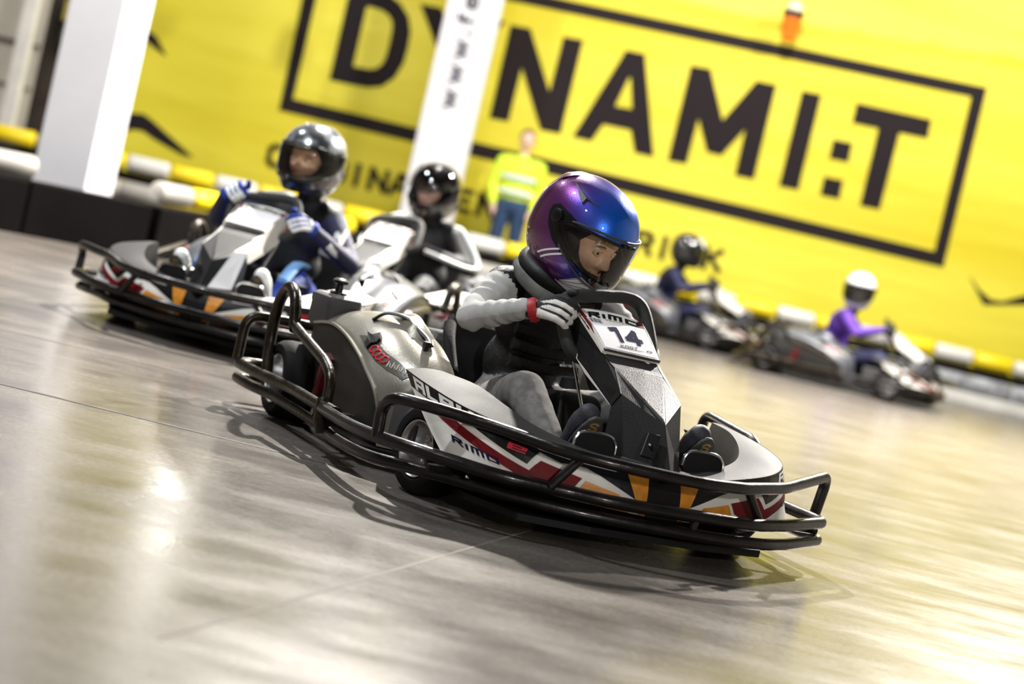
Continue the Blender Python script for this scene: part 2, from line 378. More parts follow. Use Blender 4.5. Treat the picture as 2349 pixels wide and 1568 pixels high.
# stroke letters in a unit box, width then list of polylines
GL = {
 'A': (.75, [[(0, 0), (.3, 1), (.45, 1), (.75, 0)], [(.15, .33), (.6, .33)]]),
 'a': (.72, [[(0, 0), (0, 1), (.72, 1), (.72, 0)], [(0, .42), (.72, .42)]]),
 'B': (.6, [[(0, 0), (0, 1), (.5, 1), (.5, .55), (0, .55)], [(.5, .55), (.6, .5), (.6, 0), (0, 0)]]),
 'D': (.62, [[(0, 0), (0, 1), (.42, 1), (.62, .8), (.62, .2), (.42, 0), (0, 0)]]),
 'E': (.52, [[(.52, 1), (0, 1), (0, 0), (.52, 0)], [(0, .5), (.45, .5)]]),
 'F': (.5, [[(.5, 1), (0, 1), (0, 0)], [(0, .5), (.42, .5)]]),
 'G': (.64, [[(.64, .85), (.5, 1), (.15, 1), (0, .82), (0, .18), (.15, 0), (.5, 0), (.64, .15), (.64, .48), (.35, .48)]]),
 'H': (.62, [[(0, 0), (0, 1)], [(.62, 0), (.62, 1)], [(0, .5), (.62, .5)]]),
 'I': (.0, [[(0, 0), (0, 1)]]),
 'i': (.0, [[(0, 0), (0, .72)]]),
 'K': (.6, [[(0, 0), (0, 1)], [(.58, 1), (.05, .45)], [(.2, .58), (.62, 0)]]),
 'L': (.5, [[(0, 1), (0, 0), (.5, 0)]]),
 'M': (.86, [[(0, 0), (0, 1), (.43, .35), (.86, 1), (.86, 0)]]),
 'm': (.90, [[(0, 0), (.04, 1), (.90, 1), (.90, 0)], [(.45, 1), (.45, 0)]]),
 'N': (.64, [[(0, 0), (0, 1), (.64, 0), (.64, 1)]]),
 'O': (.66, [[(.15, 0), (0, .2), (0, .8), (.15, 1), (.51, 1), (.66, .8), (.66, .2), (.51, 0), (.15, 0)]]),
 'o': (.85, [[(0, .5), (0, 1), (.85, 1), (.85, 0), (0, 0), (0, .3)]]),
 'P': (.58, [[(0, 0), (0, 1), (.58, 1), (.58, .45), (0, .45)]]),
 'R': (.6, [[(0, 0), (0, 1), (.45, 1), (.58, .85), (.58, .62), (.45, .48), (0, .48)], [(.35, .48), (.6, 0)]]),
 'r': (.80, [[(0, 0), (.05, 1), (.80, 1), (.80, .62), (.2, .5)], [(.42, .5), (.80, 0)]]),
 'S': (.55, [[(.55, .88), (.4, 1), (.12, 1), (0, .85), (0, .62), (.12, .52), (.43, .48), (.55, .36), (.55, .15), (.42, 0), (.12, 0), (0, .12)]]),
 'T': (.6, [[(0, 1), (.6, 1)], [(.3, 1), (.3, 0)]]),
 'Y': (.7, [[(0, 1), (.35, .48), (.7, 1)], [(.35, .5), (.35, 0)]]),
 'w': (.8, [[(0, .65), (.2, 0), (.4, .6), (.6, 0), (.8, .65)]]),
 '.': (.0, [[(0, 0), (0, .12)]]),
 'f': (.35, [[(.35, 1), (.15, 1), (.12, .8), (.12, 0)], [(0, .62), (.33, .62)]]),
 'e': (.5, [[(.5, .1), (.4, 0), (.12, 0), (0, .15), (0, .5), (.12, .65), (.38, .65), (.5, .5), (.5, .35), (0, .35)]]),
 'k': (.45, [[(0, 0), (0, 1)], [(.42, .62), (.05, .3)], [(.15, .36), (.45, 0)]]),
 '1': (.34, [[(.02, .90), (.34, 1), (.34, 0)]]),
 '4': (.80, [[(.58, 0), (.58, 1)], [(.58, 1), (.04, .30)], [(.0, .26), (.80, .26)]]),
 '2': (.6, [[(0, .75), (0, 1), (.6, 1), (.6, .5), (0, .5), (0, 0), (.6, 0)]]),
}
def strokes(txt, h, th, sp=.22, shear=0.0):
    """quads in (x, y); total width returned"""
    qs = []; x = 0
    for ch in txt:
        if ch == ' ': x += .55 * h; continue
        wd, pl = GL[ch]
        for p in pl:
            pp = [(x + a * h, c * (h - th) + th / 2) for a, c in p]
            for i in range(len(pp) - 1):
                (ax, ay), (bx, by) = pp[i], pp[i + 1]; dx, dy = bx - ax, by - ay; L = math.hypot(dx, dy) or 1e-6
                ex, ey = dx / L * th / 2, dy / L * th / 2; nx, ny = -dy / L * th / 2, dx / L * th / 2
                q = [(ax - ex + nx, ay - ey + ny), (bx + ex + nx, by + ey + ny), (bx + ex - nx, by + ey - ny), (ax - ex - nx, ay - ey - ny)]
                qs.append([(qx + qy * shear, qy) for qx, qy in q])
        x += wd * h + th + sp * h
    return qs, x - sp * h
def text_on(b, txt, f3, x0, x1, y0, y1, th=.2, sp=.2, shear=0.0, mi=0, du=.02, dv=.1):
    qs, W_ = strokes(txt, 1.0, th, sp, shear)
    for q in qs:
        decal(b, [(x0 + (p[0] + th / 2) / W_ * (x1 - x0), y0 + p[1] * (y1 - y0)) for p in q], f3, du, dv, mi)

def empty(name, loc=(0, 0, 0), rz=0.0):
    o = bpy.data.objects.new(name, None); COL.objects.link(o); o.location = loc; o.rotation_euler = (0, 0, rz); o.empty_display_size = .1
    return o
def tag(o, label=None, cat=None, group=None, kind=None):
    if label: o['label'] = label
    if cat: o['category'] = cat
    if group: o['group'] = group
    if kind: o['kind'] = kind
    return o
def copy_tree(o, parent=None):
    c = o.copy(); COL.objects.link(c)
    if parent: c.parent = parent
    for ch in list(o.children): copy_tree(ch, c)
    return c

# ================================================================== SETTING
b = MB(); box(b, (0.5, 11, -0.05), (20, 26, 0.1)); tag(b.build('floor', M['floor'], smooth=False), kind='structure')
b = MB(); box(b, (0.5, 22.2, 3.5), (20, 0.2, 7.2)); tag(b.build('wall_back', mat('back_wall_grey', (.36, .35, .34), .7, 0, 0, 1, .1, 1), smooth=False), kind='structure')
b = MB(); box(b, (-9.0, 11, 3.5), (0.2, 22.4, 7.2)); tag(b.build('wall_left', mat('left_wall', (.10, .085, .075), .8, 0, 0, 1, .3, 1), smooth=False), kind='structure')
b = MB(); box(b, (10.0, 11, 3.5), (0.2, 22.4, 7.2)); tag(b.build('wall_right', mat('right_wall', (.22, .21, .18), .8, 0, 0, 1, .2, 1), smooth=False), kind='structure')
b = MB(); box(b, (0.5, 11, 7.2), (19.2, 22.4, 0.1)); tag(b.build('ceiling', mat('hall_ceiling', (.06, .06, .06), .8), smooth=False), kind='structure')
b = MB(); box(b, (0.5, -2.0, 3.5), (20, 0.2, 7.2)); tag(b.build('wall_front', mat('front_wall', (.10, .10, .10), .8), smooth=False), kind='structure')
def strip(name, a, c, wd, h=.0012, m=None):
    a, c = Vector((*a, 0)), Vector((*c, 0)); d = c - a; n = Vector((-d.y, d.x, 0)).normalized() * wd / 2
    bb = MB(); pts = [a - n, a + n, c + n, c - n]
    bb.add([(p.x, p.y, -.01) for p in pts] + [(p.x, p.y, h) for p in pts], [(0, 1, 2, 3), (4, 5, 6, 7), (0, 1, 5, 4), (1, 2, 6, 5), (2, 3, 7, 6), (3, 0, 4, 7)])
    return tag(bb.build(name, m or M['joint'], smooth=False), kind='structure')
strip('trim_1', (-0.50, 3.40), (0.98, 8.10), .009, h=.0006)
strip('trim_2', (-6.0, 6.18), (-0.40, 5.90), .010, m=mat('dark_floor_joint', (.05, .045, .04), .6))
strip('trim_3', (-6.0, 6.195), (-0.40, 5.915), .008)
strip('trim_4', (-5.0, 7.30), (-1.2, 7.36), .015)
# pillars
b = MB(); box(b, (-3.385, 13.92, 3.5), (.39, .88, 7.2)); tag(b.build('pillar', M['pillar'], smooth=False, bevel=.01), kind='structure')
o = bpy.data.objects['pillar']; o.name = 'pillar'
pr = empty('pillar'); pr.name = 'pillar_printed'; pr.location = (0, 0, 0)
b = MB(); box(b, (-1.215, 20.7, 3.5), (.57, .50, 7.2)); pc = b.build('shaft', M['pillar'], pr, smooth=False, bevel=.01)
b = MB(); text_on(b, 'www.fek', lambda u, v: (-1.19 - v, 20.447, 1.80 + u), 0, 1.42, -.02, .17, .17, .28, du=.5, dv=.5)
b.build('lettering', M['navy'], pr, smooth=False)
tag(pr, kind='structure')
# bits of the room at the far left
b = MB(); box(b, (-6.3, 20.9, 1.6), (1.1, .06, 3.6)); wp = b.build('wall_panel', M['beige'], smooth=False)
tag(wp, kind='structure')
b = MB(); box(b, (-6.1, 20.84, 1.45), (.7, .03, .035)); box(b, (-6.1, 20.84, .98), (.7, .02, .02)); b.build('panel_seam', M['brown_dark'], wp, smooth=False)
b = MB(); box(b, (-5.68, 20.0, 2.0), (.15, .15, 4.0)); tag(b.build('white_post', M['white'], smooth=False, bevel=.01), 'slim white post standing behind the barrier at far left', 'post')
b = MB(); box(b, (-5.50, 21.5, 1.6), (.62, .3, 3.4)); tag(b.build('dark_partition', M['brown_dark'], smooth=False), 'dark brown partition between white post and thick pillar', 'partition')
b = MB(); box(b, (-5.40, 21.2, 1.92), (.50, .2, .25)); box(b, (-5.40, 21.2, 1.66), (.46, .2, .16), mi=1)
tag(b.build('storage_box', [mat('olive_box', (.45, .38, .08), .7), mat('green_box', (.05, .08, .05), .7)], smooth=False, bevel=.02), 'olive and dark green box on top of the brown partition', 'box')

# ------------------------------------------------------------------ banner
def YB(x): return 21.6 - .05 * x
ban = empty('banner', (0, 0, 0))
tag(ban, 'huge yellow wall banner printed DYNAMI:T in a black frame', 'banner')
b = MB(); NX, NZ = 120, 40
X0, X1, Z0, Z1 = -5.25, 7.6, 0.15, 4.75
def bulge(x, z):
    d = .05 * math.exp(-((z - (3.62 + .07 * max(0, x - 1.6))) / .07) ** 2) * (1 / (1 + math.exp(-(x - 1.2) * 2)))
    return d
vs = []; fs = []
for j in range(NZ * 2 + 1):
    z = Z0 + (Z1 - Z0) * j / (NZ * 2)
    for i in range(NX + 1):
        x = X0 + (X1 - X0) * i / NX
        vs.append((x, YB(x) - bulge(x, z), z))
for j in range(NZ * 2):
    for i in range(NX):
        a = j * (NX + 1) + i; fs.append((a, a + 1, a + NX + 2, a + NX + 1))
b.add(vs, fs); b.build('cloth', M['banner'], ban)
fb = lambda x, z: (x, YB(x) - .012, z)
def poly_obj(name, polys, m, par, f=fb):
    bb = MB()
    for p in polys:
        vs = [f(*q) for q in p]; vs2 = [(a[0], a[1] + .006, a[2]) for a in vs]; n = len(p)
        for t in tri2(p): bb.add([vs[i] for i in t], [(0, 1, 2)])
        bb.add(vs + vs2, [(i, (i + 1) % n, n + (i + 1) % n, n + i) for i in range(n)])
    return bb.build(name, m, par, smooth=False)
def ring_polys(outer, inner):
    n = len(outer); return [[outer[i], outer[(i + 1) % n], inner[(i + 1) % n], inner[i]] for i in range(n)]
BK = M['print_black']
Fo = [(-3.184, 1.405), (4.497, 1.395), (4.485, 3.437), (-3.212, 3.28)]; Fi = [(-3.055, 1.565), (4.36, 1.545), (4.34, 3.30), (-3.05, 3.145)]
poly_obj('printed_frame', ring_polys(Fo, Fi), BK, ban)
# D as outer and counter loops of equal length
Do = [(-2.70, 2.985), (-2.46, 2.99), (-2.26, 2.96), (-2.10, 2.88), (-1.98, 2.76), (-1.92, 2.60), (-1.91, 2.43), (-1.92, 2.24), (-1.98, 2.06), (-2.10, 1.93), (-2.26, 1.88), (-2.48, 1.87), (-2.70, 1.87)]
Di = [(-2.47, 2.77), (-2.40, 2.775), (-2.29, 2.765), (-2.21, 2.73), (-2.15, 2.67), (-2.13, 2.58), (-2.125, 2.43), (-2.13, 2.27), (-2.15, 2.18), (-2.21, 2.11), (-2.29, 2.085), (-2.40, 2.08), (-2.47, 2.08)]
poly_obj('printed_letter', ring_polys(Do, Di), BK, ban)
poly_obj('printed_letter', [[(-1.885, 2.93), (-1.644, 2.94), (-1.38, 2.60), (-1.13, 2.945), (-.90, 2.949), (-1.26, 2.33), (-1.26, 1.87), (-1.48, 1.87), (-1.48, 2.33)]], BK, ban)
poly_obj('printed_letter', [[(-.833, 2.93), (-.607, 2.937), (-.236, 2.30), (-.224, 2.935), (0, 2.946), (-.006, 1.87), (-.236, 1.86), (-.602, 2.494), (-.61, 1.87), (-.828, 1.86)]], BK, ban)
poly_obj('printed_letter', [[(.134, 1.87), (.494, 2.945), (.601, 2.66), (.519, 2.311), (.438, 2.085), (.352, 1.87)],
                            [(.494, 2.945), (.708, 2.949), (.617, 2.66), (.601, 2.66)],
                            [(.708, 2.949), (1.07, 1.858), (.855, 1.855), (.756, 2.09), (.713, 2.321), (.617, 2.66)],
                            [(.519, 2.311), (.713, 2.321), (.756, 2.09), (.438, 2.085)]], BK, ban)
poly_obj('printed_letter', [[(1.24, 2.942), (1.462, 2.953), (1.727, 2.428), (1.991, 2.94), (2.218, 2.943), (2.22, 1.867), (2.004, 1.862), (1.996, 2.386), (1.807, 2.045), (1.641, 2.046), (1.46, 2.387), (1.45, 1.865), (1.237, 1.855)]], BK, ban)
poly_obj('printed_letter', [[(2.51, 2.945), (2.73, 2.952), (2.73, 1.866), (2.51, 1.858)]], BK, ban)
poly_obj('printed_dot', [[(2.975, 2.50), (3.19, 2.505), (3.195, 2.29), (2.98, 2.284)]], BK, ban)
poly_obj('printed_dot', [[(2.975, 2.075), (3.19, 2.08), (3.195, 1.87), (2.98, 1.866)]], BK, ban)
poly_obj('printed_letter', [[(3.13, 2.951), (3.975, 2.957), (3.985, 2.745), (3.668, 2.737), (3.66, 1.859), (3.436, 1.852), (3.43, 2.73), (3.135, 2.725)]], BK, ban)
poly_obj('printed_bolt', [[(-5.18, .93), (-4.87, .985), (-4.70, 1.01), (-4.60, .97), (-4.03, .66), (-4.15, .655), (-4.50, .755), (-4.66, .82), (-4.78, .81), (-4.90, .74), (-5.18, .60)]], BK, ban)
poly_obj('printed_bolt', [[(-4.95, 2.02), (-4.843, 1.946), (-4.739, 1.894), (-4.584, 1.712), (-4.622, 1.719), (-4.813, 1.811), (-4.95, 1.86)]], BK, ban)
poly_obj('printed_bolt', [[(4.80, 1.37), (4.935, 1.25), (5.088, 1.165), (5.221, 1.172), (5.436, 1.29), (5.90, 1.56), (5.95, 1.40), (5.465, 1.197), (5.031, 1.093)]], BK, ban)
LX = list(zip('ORIGINAL', (-3.09, -2.82, -2.60, -2.39, -2.15, -1.90, -1.64, -1.38))) + list(zip('ENERGY', (-.90, -.63, -.36, -.11, .15, .42))) + list(zip('DRINK', (.93, 1.19, 1.42, 1.68, 1.985)))
for ch, cxx in LX:
    wd = GL[ch][0] * .27
    qs, W_ = strokes(ch, .27, .058)
    b = MB()
    for q in qs: b.add([fb(p[0] + cxx - wd / 2, p[1] + .755) for p in q], [(0, 1, 2, 3)])
    b.build('slogan_letter', BK, ban, smooth=False)

# ------------------------------------------------------------------ barriers
def roller(name, a, c, r, z, m, label, group, cat='barrier roller'):
    a, c = Vector(a), Vector(c); d = (c - a).normalized(); L = (c - a).length
    bb = MB(); pts = [a + d * t for t in (0.012, .026, .036, L - .036, L - .026, L - .012)]; rs = [r * .70, r * .94, r, r, r * .94, r * .70]
    tube(bb, [(p.x, p.y, z) for p in pts], rs, 16)
    o = bb.build(name, m); tag(o, label, cat, group); return o
def run(pts, seglen):
    P = [Vector((*p, 0)) for p in pts]; out = []; 
    tot = sum((P[i + 1] - P[i]).length for i in range(len(P) - 1)); n = round(tot / seglen); 
    def at(s):
        for i in range(len(P) - 1):
            l = (P[i + 1] - P[i]).length
            if s <= l + 1e-6: return P[i].lerp(P[i + 1], min(1, s / l))
            s -= l
        return P[-1]
    return [(at(tot * k / n), at(tot * (k + 1) / n)) for k in range(n)]
far = run([(-6.8, 18.6), (-2.5, 19.4), (1.5, 20.7), (8.5, 20.95)], .44)
OL = ['leftmost', 'second', 'third', 'fourth', 'fifth', 'sixth', 'seventh', 'eighth', 'ninth', 'tenth', 'eleventh', 'twelfth', 'thirteenth', 'fourteenth', 'fifteenth', 'sixteenth', 'seventeenth', 'eighteenth', 'nineteenth', 'twentieth', 'twenty-first', 'twenty-second', 'twenty-third', 'twenty-fourth', 'twenty-fifth', 'twenty-sixth', 'twenty-seventh', 'twenty-eighth', 'twenty-ninth', 'thirtieth', 'thirty-first', 'thirty-second', 'thirty-third', 'thirty-fourth', 'thirty-fifth', 'thirty-sixth', 'thirty-seventh', 'thirty-eighth', 'thirty-ninth', 'fortieth']
cnt = {'yellow': 0, 'white': 0}
for k, (a, c) in enumerate(far):
    colr = 'yellow' if k % 2 else 'white'
    i = cnt[colr]; cnt[colr] += 1
    roller('barrier_roller', a, c, .085, .49, M['yellow_block' if k % 2 else 'white_block'],
           '%s foam roller on the long far barrier below the banner, %s %s from left' % (colr, OL[min(i, 39)], colr), 'rollers along the far barrier')
    # the base block carrying it
fb_root = empty('far_barrier', (0, 0, 0)); tag(fb_root, 'long grey and black tyre-wall barrier carrying the far rollers under the banner', 'barrier')
for k, (a, c) in enumerate(far):
    d = (c - a); ang = math.atan2(d.y, d.x); R = Matrix.Rotation(ang, 3, 'Z'); mid = (a + c) / 2; n_ = Vector((-math.sin(ang), math.cos(ang), 0))
    bb = MB(); box(bb, (mid.x, mid.y, .355), (d.length, .16, .09), R); bb.build('black_band', M['black_wall'], fb_root, smooth=False)
    bb = MB(); q = mid - n_ * .08
    right = mid.x > 2.6
    tube(bb, [q - d * .49 + Vector((0, 0, .215)), q - d * .44 + Vector((0, 0, .215)), q + d * .44 + Vector((0, 0, .215)), q + d * .49 + Vector((0, 0, .215))], [.08, .095, .095, .08], 14)
    bb.build('lower_roller', M['tread_grey'] if right else (M['yellow_block'] if k % 3 == 1 else M['grey_block']), fb_root)
    bb = MB(); box(bb, (q.x, q.y, .06), (d.length, .2, .12), R); bb.build('base_block', M['white_block'] if right else M['black_wall'], fb_root, smooth=False, bevel=.01)
# near left barrier : black base wall and rollers on it
nb = [(-4.6, 11.6), (-3.42, 12.7), (-2.70, 13.30), (-2.1, 14.9), (-1.7, 16.6), (-1.6, 17.8)]
wr = empty('near_barrier', (0, 0, 0)); tag(wr, 'black rubber barrier wall around the white pillar at left', 'barrier')
P = [Vector((*p, 0)) for p in nb]
for i in range(len(P) - 1):
    a, c = P[i], P[i + 1]; L = (c - a).length; n = max(1, round(L / .75)); d = (c - a) / n
    for k in range(n):
        p0 = a + d * k; p1 = p0 + d; nn = Vector((-d.y, d.x, 0)).normalized() * .12
        bb = MB(); lo = [p0 - nn, p1 - nn, p1 + nn, p0 + nn]
        lo = [p0.lerp(p1, .012) - nn, p0.lerp(p1, .988) - nn, p1 + nn, p0 + nn]
        hz = .36
        bb.add([(p.x, p.y, 0.0) for p in lo] + [(p.x, p.y, hz) for p in lo], [(0, 1, 2, 3), (4, 5, 6, 7), (0, 1, 5, 4), (1, 2, 6, 5), (2, 3, 7, 6), (3, 0, 4, 7)])
        bb.build('rubber_panel', M['black_wall'], wr, smooth=False, bevel=.012)
rl = run([(-4.55, 11.86), (-3.42, 12.95)], .40) + run([(-2.80, 13.95), (-2.13, 15.2), (-1.65, 17.0)], .42)
for k, (a, c) in enumerate(rl):
    side = 'left' if a.x < -3.3 else 'right'
    s = ['grey', 'yellow'][(k + (side == 'left')) % 2]
    roller('barrier_roller', a, c, .078, .44, M['yellow_block' if s == 'yellow' else 'grey_block'],
           '%s roller on the near black barrier %s of the thick pillar, %s in its row' % (s, side, OL[k if side == 'left' else k - 4]), 'rollers on the near left barrier')

# beacon on the banner wall
bc = empty('warning_beacon', (2.19, 21.22, 3.42)); tag(bc, 'small orange warning beacon with cream cap mounted above banner frame', 'beacon')
b = MB(); lathe(b, [(0, .0), (0, .065), (.12, .085), (.26, .10), (.27, 0)], axis='z'); b.build('lens', M['lamp_orange'], bc)
b = MB(); lathe(b, [(.26, 0), (.26, .115), (.33, .12), (.335, 0)], axis='z'); b.build('collar', M['brown_dark'], bc)
b = MB(); lathe(b, [(.33, 0), (.33, .10), (.38, .09), (.43, .05), (.44, 0)], axis='z'); b.build('cap', M['cream'], bc)
b = MB(); box(b, (0, .14, .30), (.04, .20, .04)); b.build('bracket', M['brown_dark'], bc, smooth=False)

# lamp housings
LW = ['high over the middle of the track', 'over the right side of the track', 'over the thick pillar at left', 'shining on the middle of the banner', 'shining on the right end of the banner', 'shining on the left end of the banner', 'over the blue suited driver', 'behind the camera at left', 'behind the camera at right, an added unseen fill light', 'close above the banner at left']
for i, (l, t, e_, s, c) in enumerate(LAMPS):
    rt = empty('hall_or_fill_lamp', l)
    tag(rt, 'round hall floodlight hanging from the ceiling ' + LW[i], 'lamp', 'hall floodlights above the track')
    q = (Vector(t) - Vector(l)).to_track_quat('-Z', 'Y').to_matrix()
    bb = MB(); lathe(bb, [(.22, 0), (.22, .10), (.12, s * .55), (.02, s * .62), (.02, s * .58), (.10, s * .5), (.10, 0)], axis='z', seg=20)
    bb.v = [tuple(q @ Vector(p)) for p in bb.v]
    bb.build('housing', M['grey_plastic'], rt)
    bb = MB(); tube(bb, [q @ Vector((0, 0, .2)), (0, 0, .45), (0, 0, 7.15 - l[2])], .012, 6); bb.build('hanger', M['tube'], rt)

# ================================================================== KART
NB = [(.17, -.605, .165), (.235, -.575, .152), (.31, -.49, .142), (.355, -.395, .137), (.395, -.25, .132), (.425, -.12, .128), (.435, 0, .126)]
NT = [(-.24, -.605, .352), (-.03, -.612, .338), (.15, -.568, .315), (.27, -.46, .291), (.345, -.295, .268), (.39, -.14, .254), (.40, 0, .252)]
NI = [(-.20, -.50, .370), (-.02, -.46, .366), (.11, -.42, .338), (.20, -.36, .306), (.27, -.25, .278), (.31, -.13, .260), (.32, 0, .257)]
def cr(P, t):
    n = len(P) - 1; i = min(int(max(t, 0)), n - 1); f = t - i
    p1, p2 = P[i], P[i + 1]
    p0 = P[i - 1] if i > 0 else tuple(2 * a - c for a, c in zip(p1, p2))
    p3 = P[i + 2] if i + 2 <= n else (P[n - 1][0], -P[n - 1][1], P[n - 1][2])
    return tuple(.5 * ((2 * q) + (-a + c) * f + (2 * a - 5 * q + 4 * c - d) * f * f + (-a + 3 * q - 3 * c + d) * f ** 3) for a, q, c, d in zip(p0, p1, p2, p3))
def nose_pt(u, v):
    s = -1 if u > 0 else 1; t = (1 - abs(u)) * 6
    if v <= 1:
        a = cr(NB, t); c = cr(NT, t); p = [a[k] * (1 - v) + c[k] * v for k in range(3)]
        bl = .012 * math.sin(PI * max(v, 0)); p[0] += bl * .7; p[1] -= bl * min(1, abs(p[1]) * 2)
    else:
        a = cr(NT, t); c = cr(NI, t); q = v - 1; p = [a[k] * (1 - q) + c[k] * q for k in range(3)]
        p[2] += .006 * math.sin(PI * min(q, 1))
    return Vector((p[0], p[1] * s, p[2]))
def nose_off(off):
    def f(u, v):
        p = nose_pt(u, v); e = .004
        a = nose_pt(u + e, v) - nose_pt(u - e, v); c = nose_pt(u, v + e) - nose_pt(u, v - e)
        n = a.cross(c).normalized()
        if n.dot(p - Vector((-.2, 0, .15))) < 0: n = -n
        return p + n * off
    return f

M['band_grey'] = mat('band_grey', (.085, .08, .062), .3)
M['cover_dark'] = mat('dark_cover', (.10, .105, .12), .35, .3, .15, 200, .2, 5)
def build_kart(mirror_text=True, plate='14', white_front=False):
    cover_m = M['cover_dark'] if white_front else M['cover']
    K = empty('go_kart')
    # --- bumpers -------------------------------------------------------
    def rail(name, pts, r=.0195, fr=.06, m='tube', par=K):
        bb = MB(); tube(bb, fillet(pts, fr, 6), r, 12); return bb.build(name, M[m], par)
    up = [(.03, -.762, .165), (.018, -.762, .255), (.07, -.755, .295), (.115, -.71, .297), (.155, -.655, .295), (.21, -.55, .287), (.32, -.455, .281), (.44, -.36, .275), (.515, -.2, .270), (.545, .03, .266), (.50, .22, .266), (.379, .434, .270), (.131, .766, .302), (.11, .765, .165)]
    P1 = fillet(up[:4], .04, 5)[:-1] + spline(up[3:11], 5)[:-1] + fillet(up[10:], .05, 6)
    bb = MB(); tube(bb, P1, .0185, 12); bump = bb.build('upper_rail', M['tube'], K)
    mid = [(-.495, -.745, .150), (-.10, -.775, .163), (.13, -.725, .170), (.25, -.625, .168), (.345, -.49, .160), (.39, -.304, .155), (.45, -.154, .155), (.462, .117, .155), (.45, .30, .155), (.383, .460, .158), (.20, .745, .160), (-.2, .75, .155), (-.55, .74, .150)]
    P2 = spline(mid[:10], 5)[:-1] + fillet(mid[9:], .05, 6)
    bb = MB(); tube(bb, P2, .0195, 12); bb.build('middle_rail', M['tube'], K)
    low = [(-.56, -.70, .085), (-.35, -.742, .085), (-.02, -.755, .099), (.13, -.665, .108), (.225, -.545, .108), (.30, -.44, .102), (.378, -.294, .100), (.430, -.128, .100), (.463, .129, .100), (.45, .33, .100), (.371, .494, .100), (.185, .755, .100), (-.2, .76, .095), (-.56, .74, .09)]
    P3 = spline(low[:11], 5)[:-1] + fillet(low[10:], .05, 6)
    bb = MB(); tube(bb, P3, .0185, 12); bb.build('lower_rail', M['tube'], K)
    for (a, c) in [((.417, -.29, .262), (.395, -.36, .16)), ((.43, .27, .262), (.415, .355, .16)), ((.14, .74, .15), (.16, .74, .105)), ((-.5, -.735, .14), (-.5, -.722, .09)), ((.1, -.62, .15), (.09, -.60, .10)), ((.463, .1, .15), (.455, .1, .105))]:
        bb = MB(); tube(bb, [a, c], .014, 10); bb.build('strut', M['tube'], K)
    # a collar where the rails meet
    bb = MB(); tube(bb, [(-.53, -.735, .175), (-.49, -.74, .115), (-.48, -.732, .075)], [.022, .03, .022], 12); tube(bb, [(-.50, -.735, .151), (-.40, -.738, .151)], .026, 12)
    bb.build('joint_sleeve', M['tube_worn'], K)
    for y_ in (-.585, -.54):
        bb = MB(); capsule(bb, (.19 + (y_ + .585) * 1.5, y_ - .012, .13), .007, (.20 + (y_ + .585) * 1.5, y_ - .022, .13), .005, 8); bb.build('bolt', M['chrome'], K)
    # rear bumper
    rm = [(-.495, -.731, .150), (-.886, -.722, .150), (-1.03, -.744, .150), (-1.167, -.764, .150), (-1.345, -.775, .150), (-1.40, -.70, .150), (-1.40, .70, .150), (-1.30, .765, .15), (-.55, .74, .15)]
    bb = MB(); tube(bb, fillet(rm, .07, 6), .020, 12); bb.build('rear_middle_rail', M['tube_worn'], K)
    rlw = [(-.573, -.70, .085), (-1.093, -.712, .090), (-1.236, -.746, .090), (-1.42, -.748, .090), (-1.47, -.66, .09), (-1.47, .66, .09), (-1.38, .748, .09), (-.573, .70, .085)]
    bb = MB(); tube(bb, fillet(rlw, .07, 6), .019, 12); bb.build('rear_lower_rail', M['tube_worn'], K)
    ru = [(-1.35, -.775, .16), (-1.36, -.772, .325), (-1.36, .772, .325), (-1.35, .775, .16)]
    bb = MB(); tube(bb, fillet(ru, .06, 7), .019, 12); bb.build('rear_upper_rail', M['tube_worn'], K)
    for s in (-1, 1):
        hoop = [(-1.19, .712, .15), (-1.235, .71, .27), (-1.23, .71, .39), (-1.16, .712, .462), (-1.075, .712, .445), (-1.02, .712, .36), (-1.0, .712, .335)]
        bb = MB(); tube(bb, [(x_, y_ * s, z_) for x_, y_, z_ in spline(hoop, 6)], .021, 12); bb.build('rear_hoop', M['tube_worn'], K)
        if s < 0:
            g = [(-1.0, -.712, .345), (-.64, -.712, .282), (-.555, -.715, .245), (-.51, -.73, .105)]
        else:
            g = [(-.63, .74, .16), (-.635, .74, .352), (-.28, .74, .326), (-.12, .74, .16)]
        bb = MB(); tube(bb, fillet(g, .05, 6), .0185, 12); bb.build('side_guard', M['tube_worn'] if s < 0 else M['tube'], K)
    # --- chassis --------------------------------------------------------
    bb = MB()
    pl = [(.40, .20), (.36, .42), (.15, .50), (-.35, .48), (-.45, .62), (-1.0, .62), (-1.3, .55)]
    poly = [(x_, -y_) for x_, y_ in pl] + [(x_, y_) for x_, y_ in reversed(pl)]
    loft(bb, [[(p[0], p[1], .045) for p in poly], [(p[0], p[1], .065) for p in poly]]); bb.build('floor_tray', M['black_plastic'], K, smooth=False)
    bb = MB()
    for s in (-1, 1):
        tube(bb, fillet([(.38, .3 * s, .10), (-.2, .3 * s, .10), (-.5, .45 * s, .11), (-1.3, .45 * s, .14)], .1), .016, 8)
    tube(bb, [(0, -.52, .13), (0, .52, .13)], .016, 8); tube(bb, [(-1.15, -.55, .145), (-1.15, .55, .145)], .02, 8)
    tube(bb, [(-.62, -.73, .12), (-.62, .73, .12)], .014, 8); tube(bb, [(.2, -.66, .13), (.2, .72, .13)], .012, 8)
    bb.build('chassis_frame', M['tube'], K)
    # --- nose ------------------------------------------------------------
    bb = MB(); nu = 96
    U = [-1 + 2 * i / nu for i in range(nu + 1)]; V = [0, .1, .25, .4, .55, .7, .85, .96, 1.0, 1.04, 1.2, 1.5, 1.8, 2.0]
    vs = [nose_pt(u, v) for v in V for u in U]; n_ = nu + 1
    fs = []; 
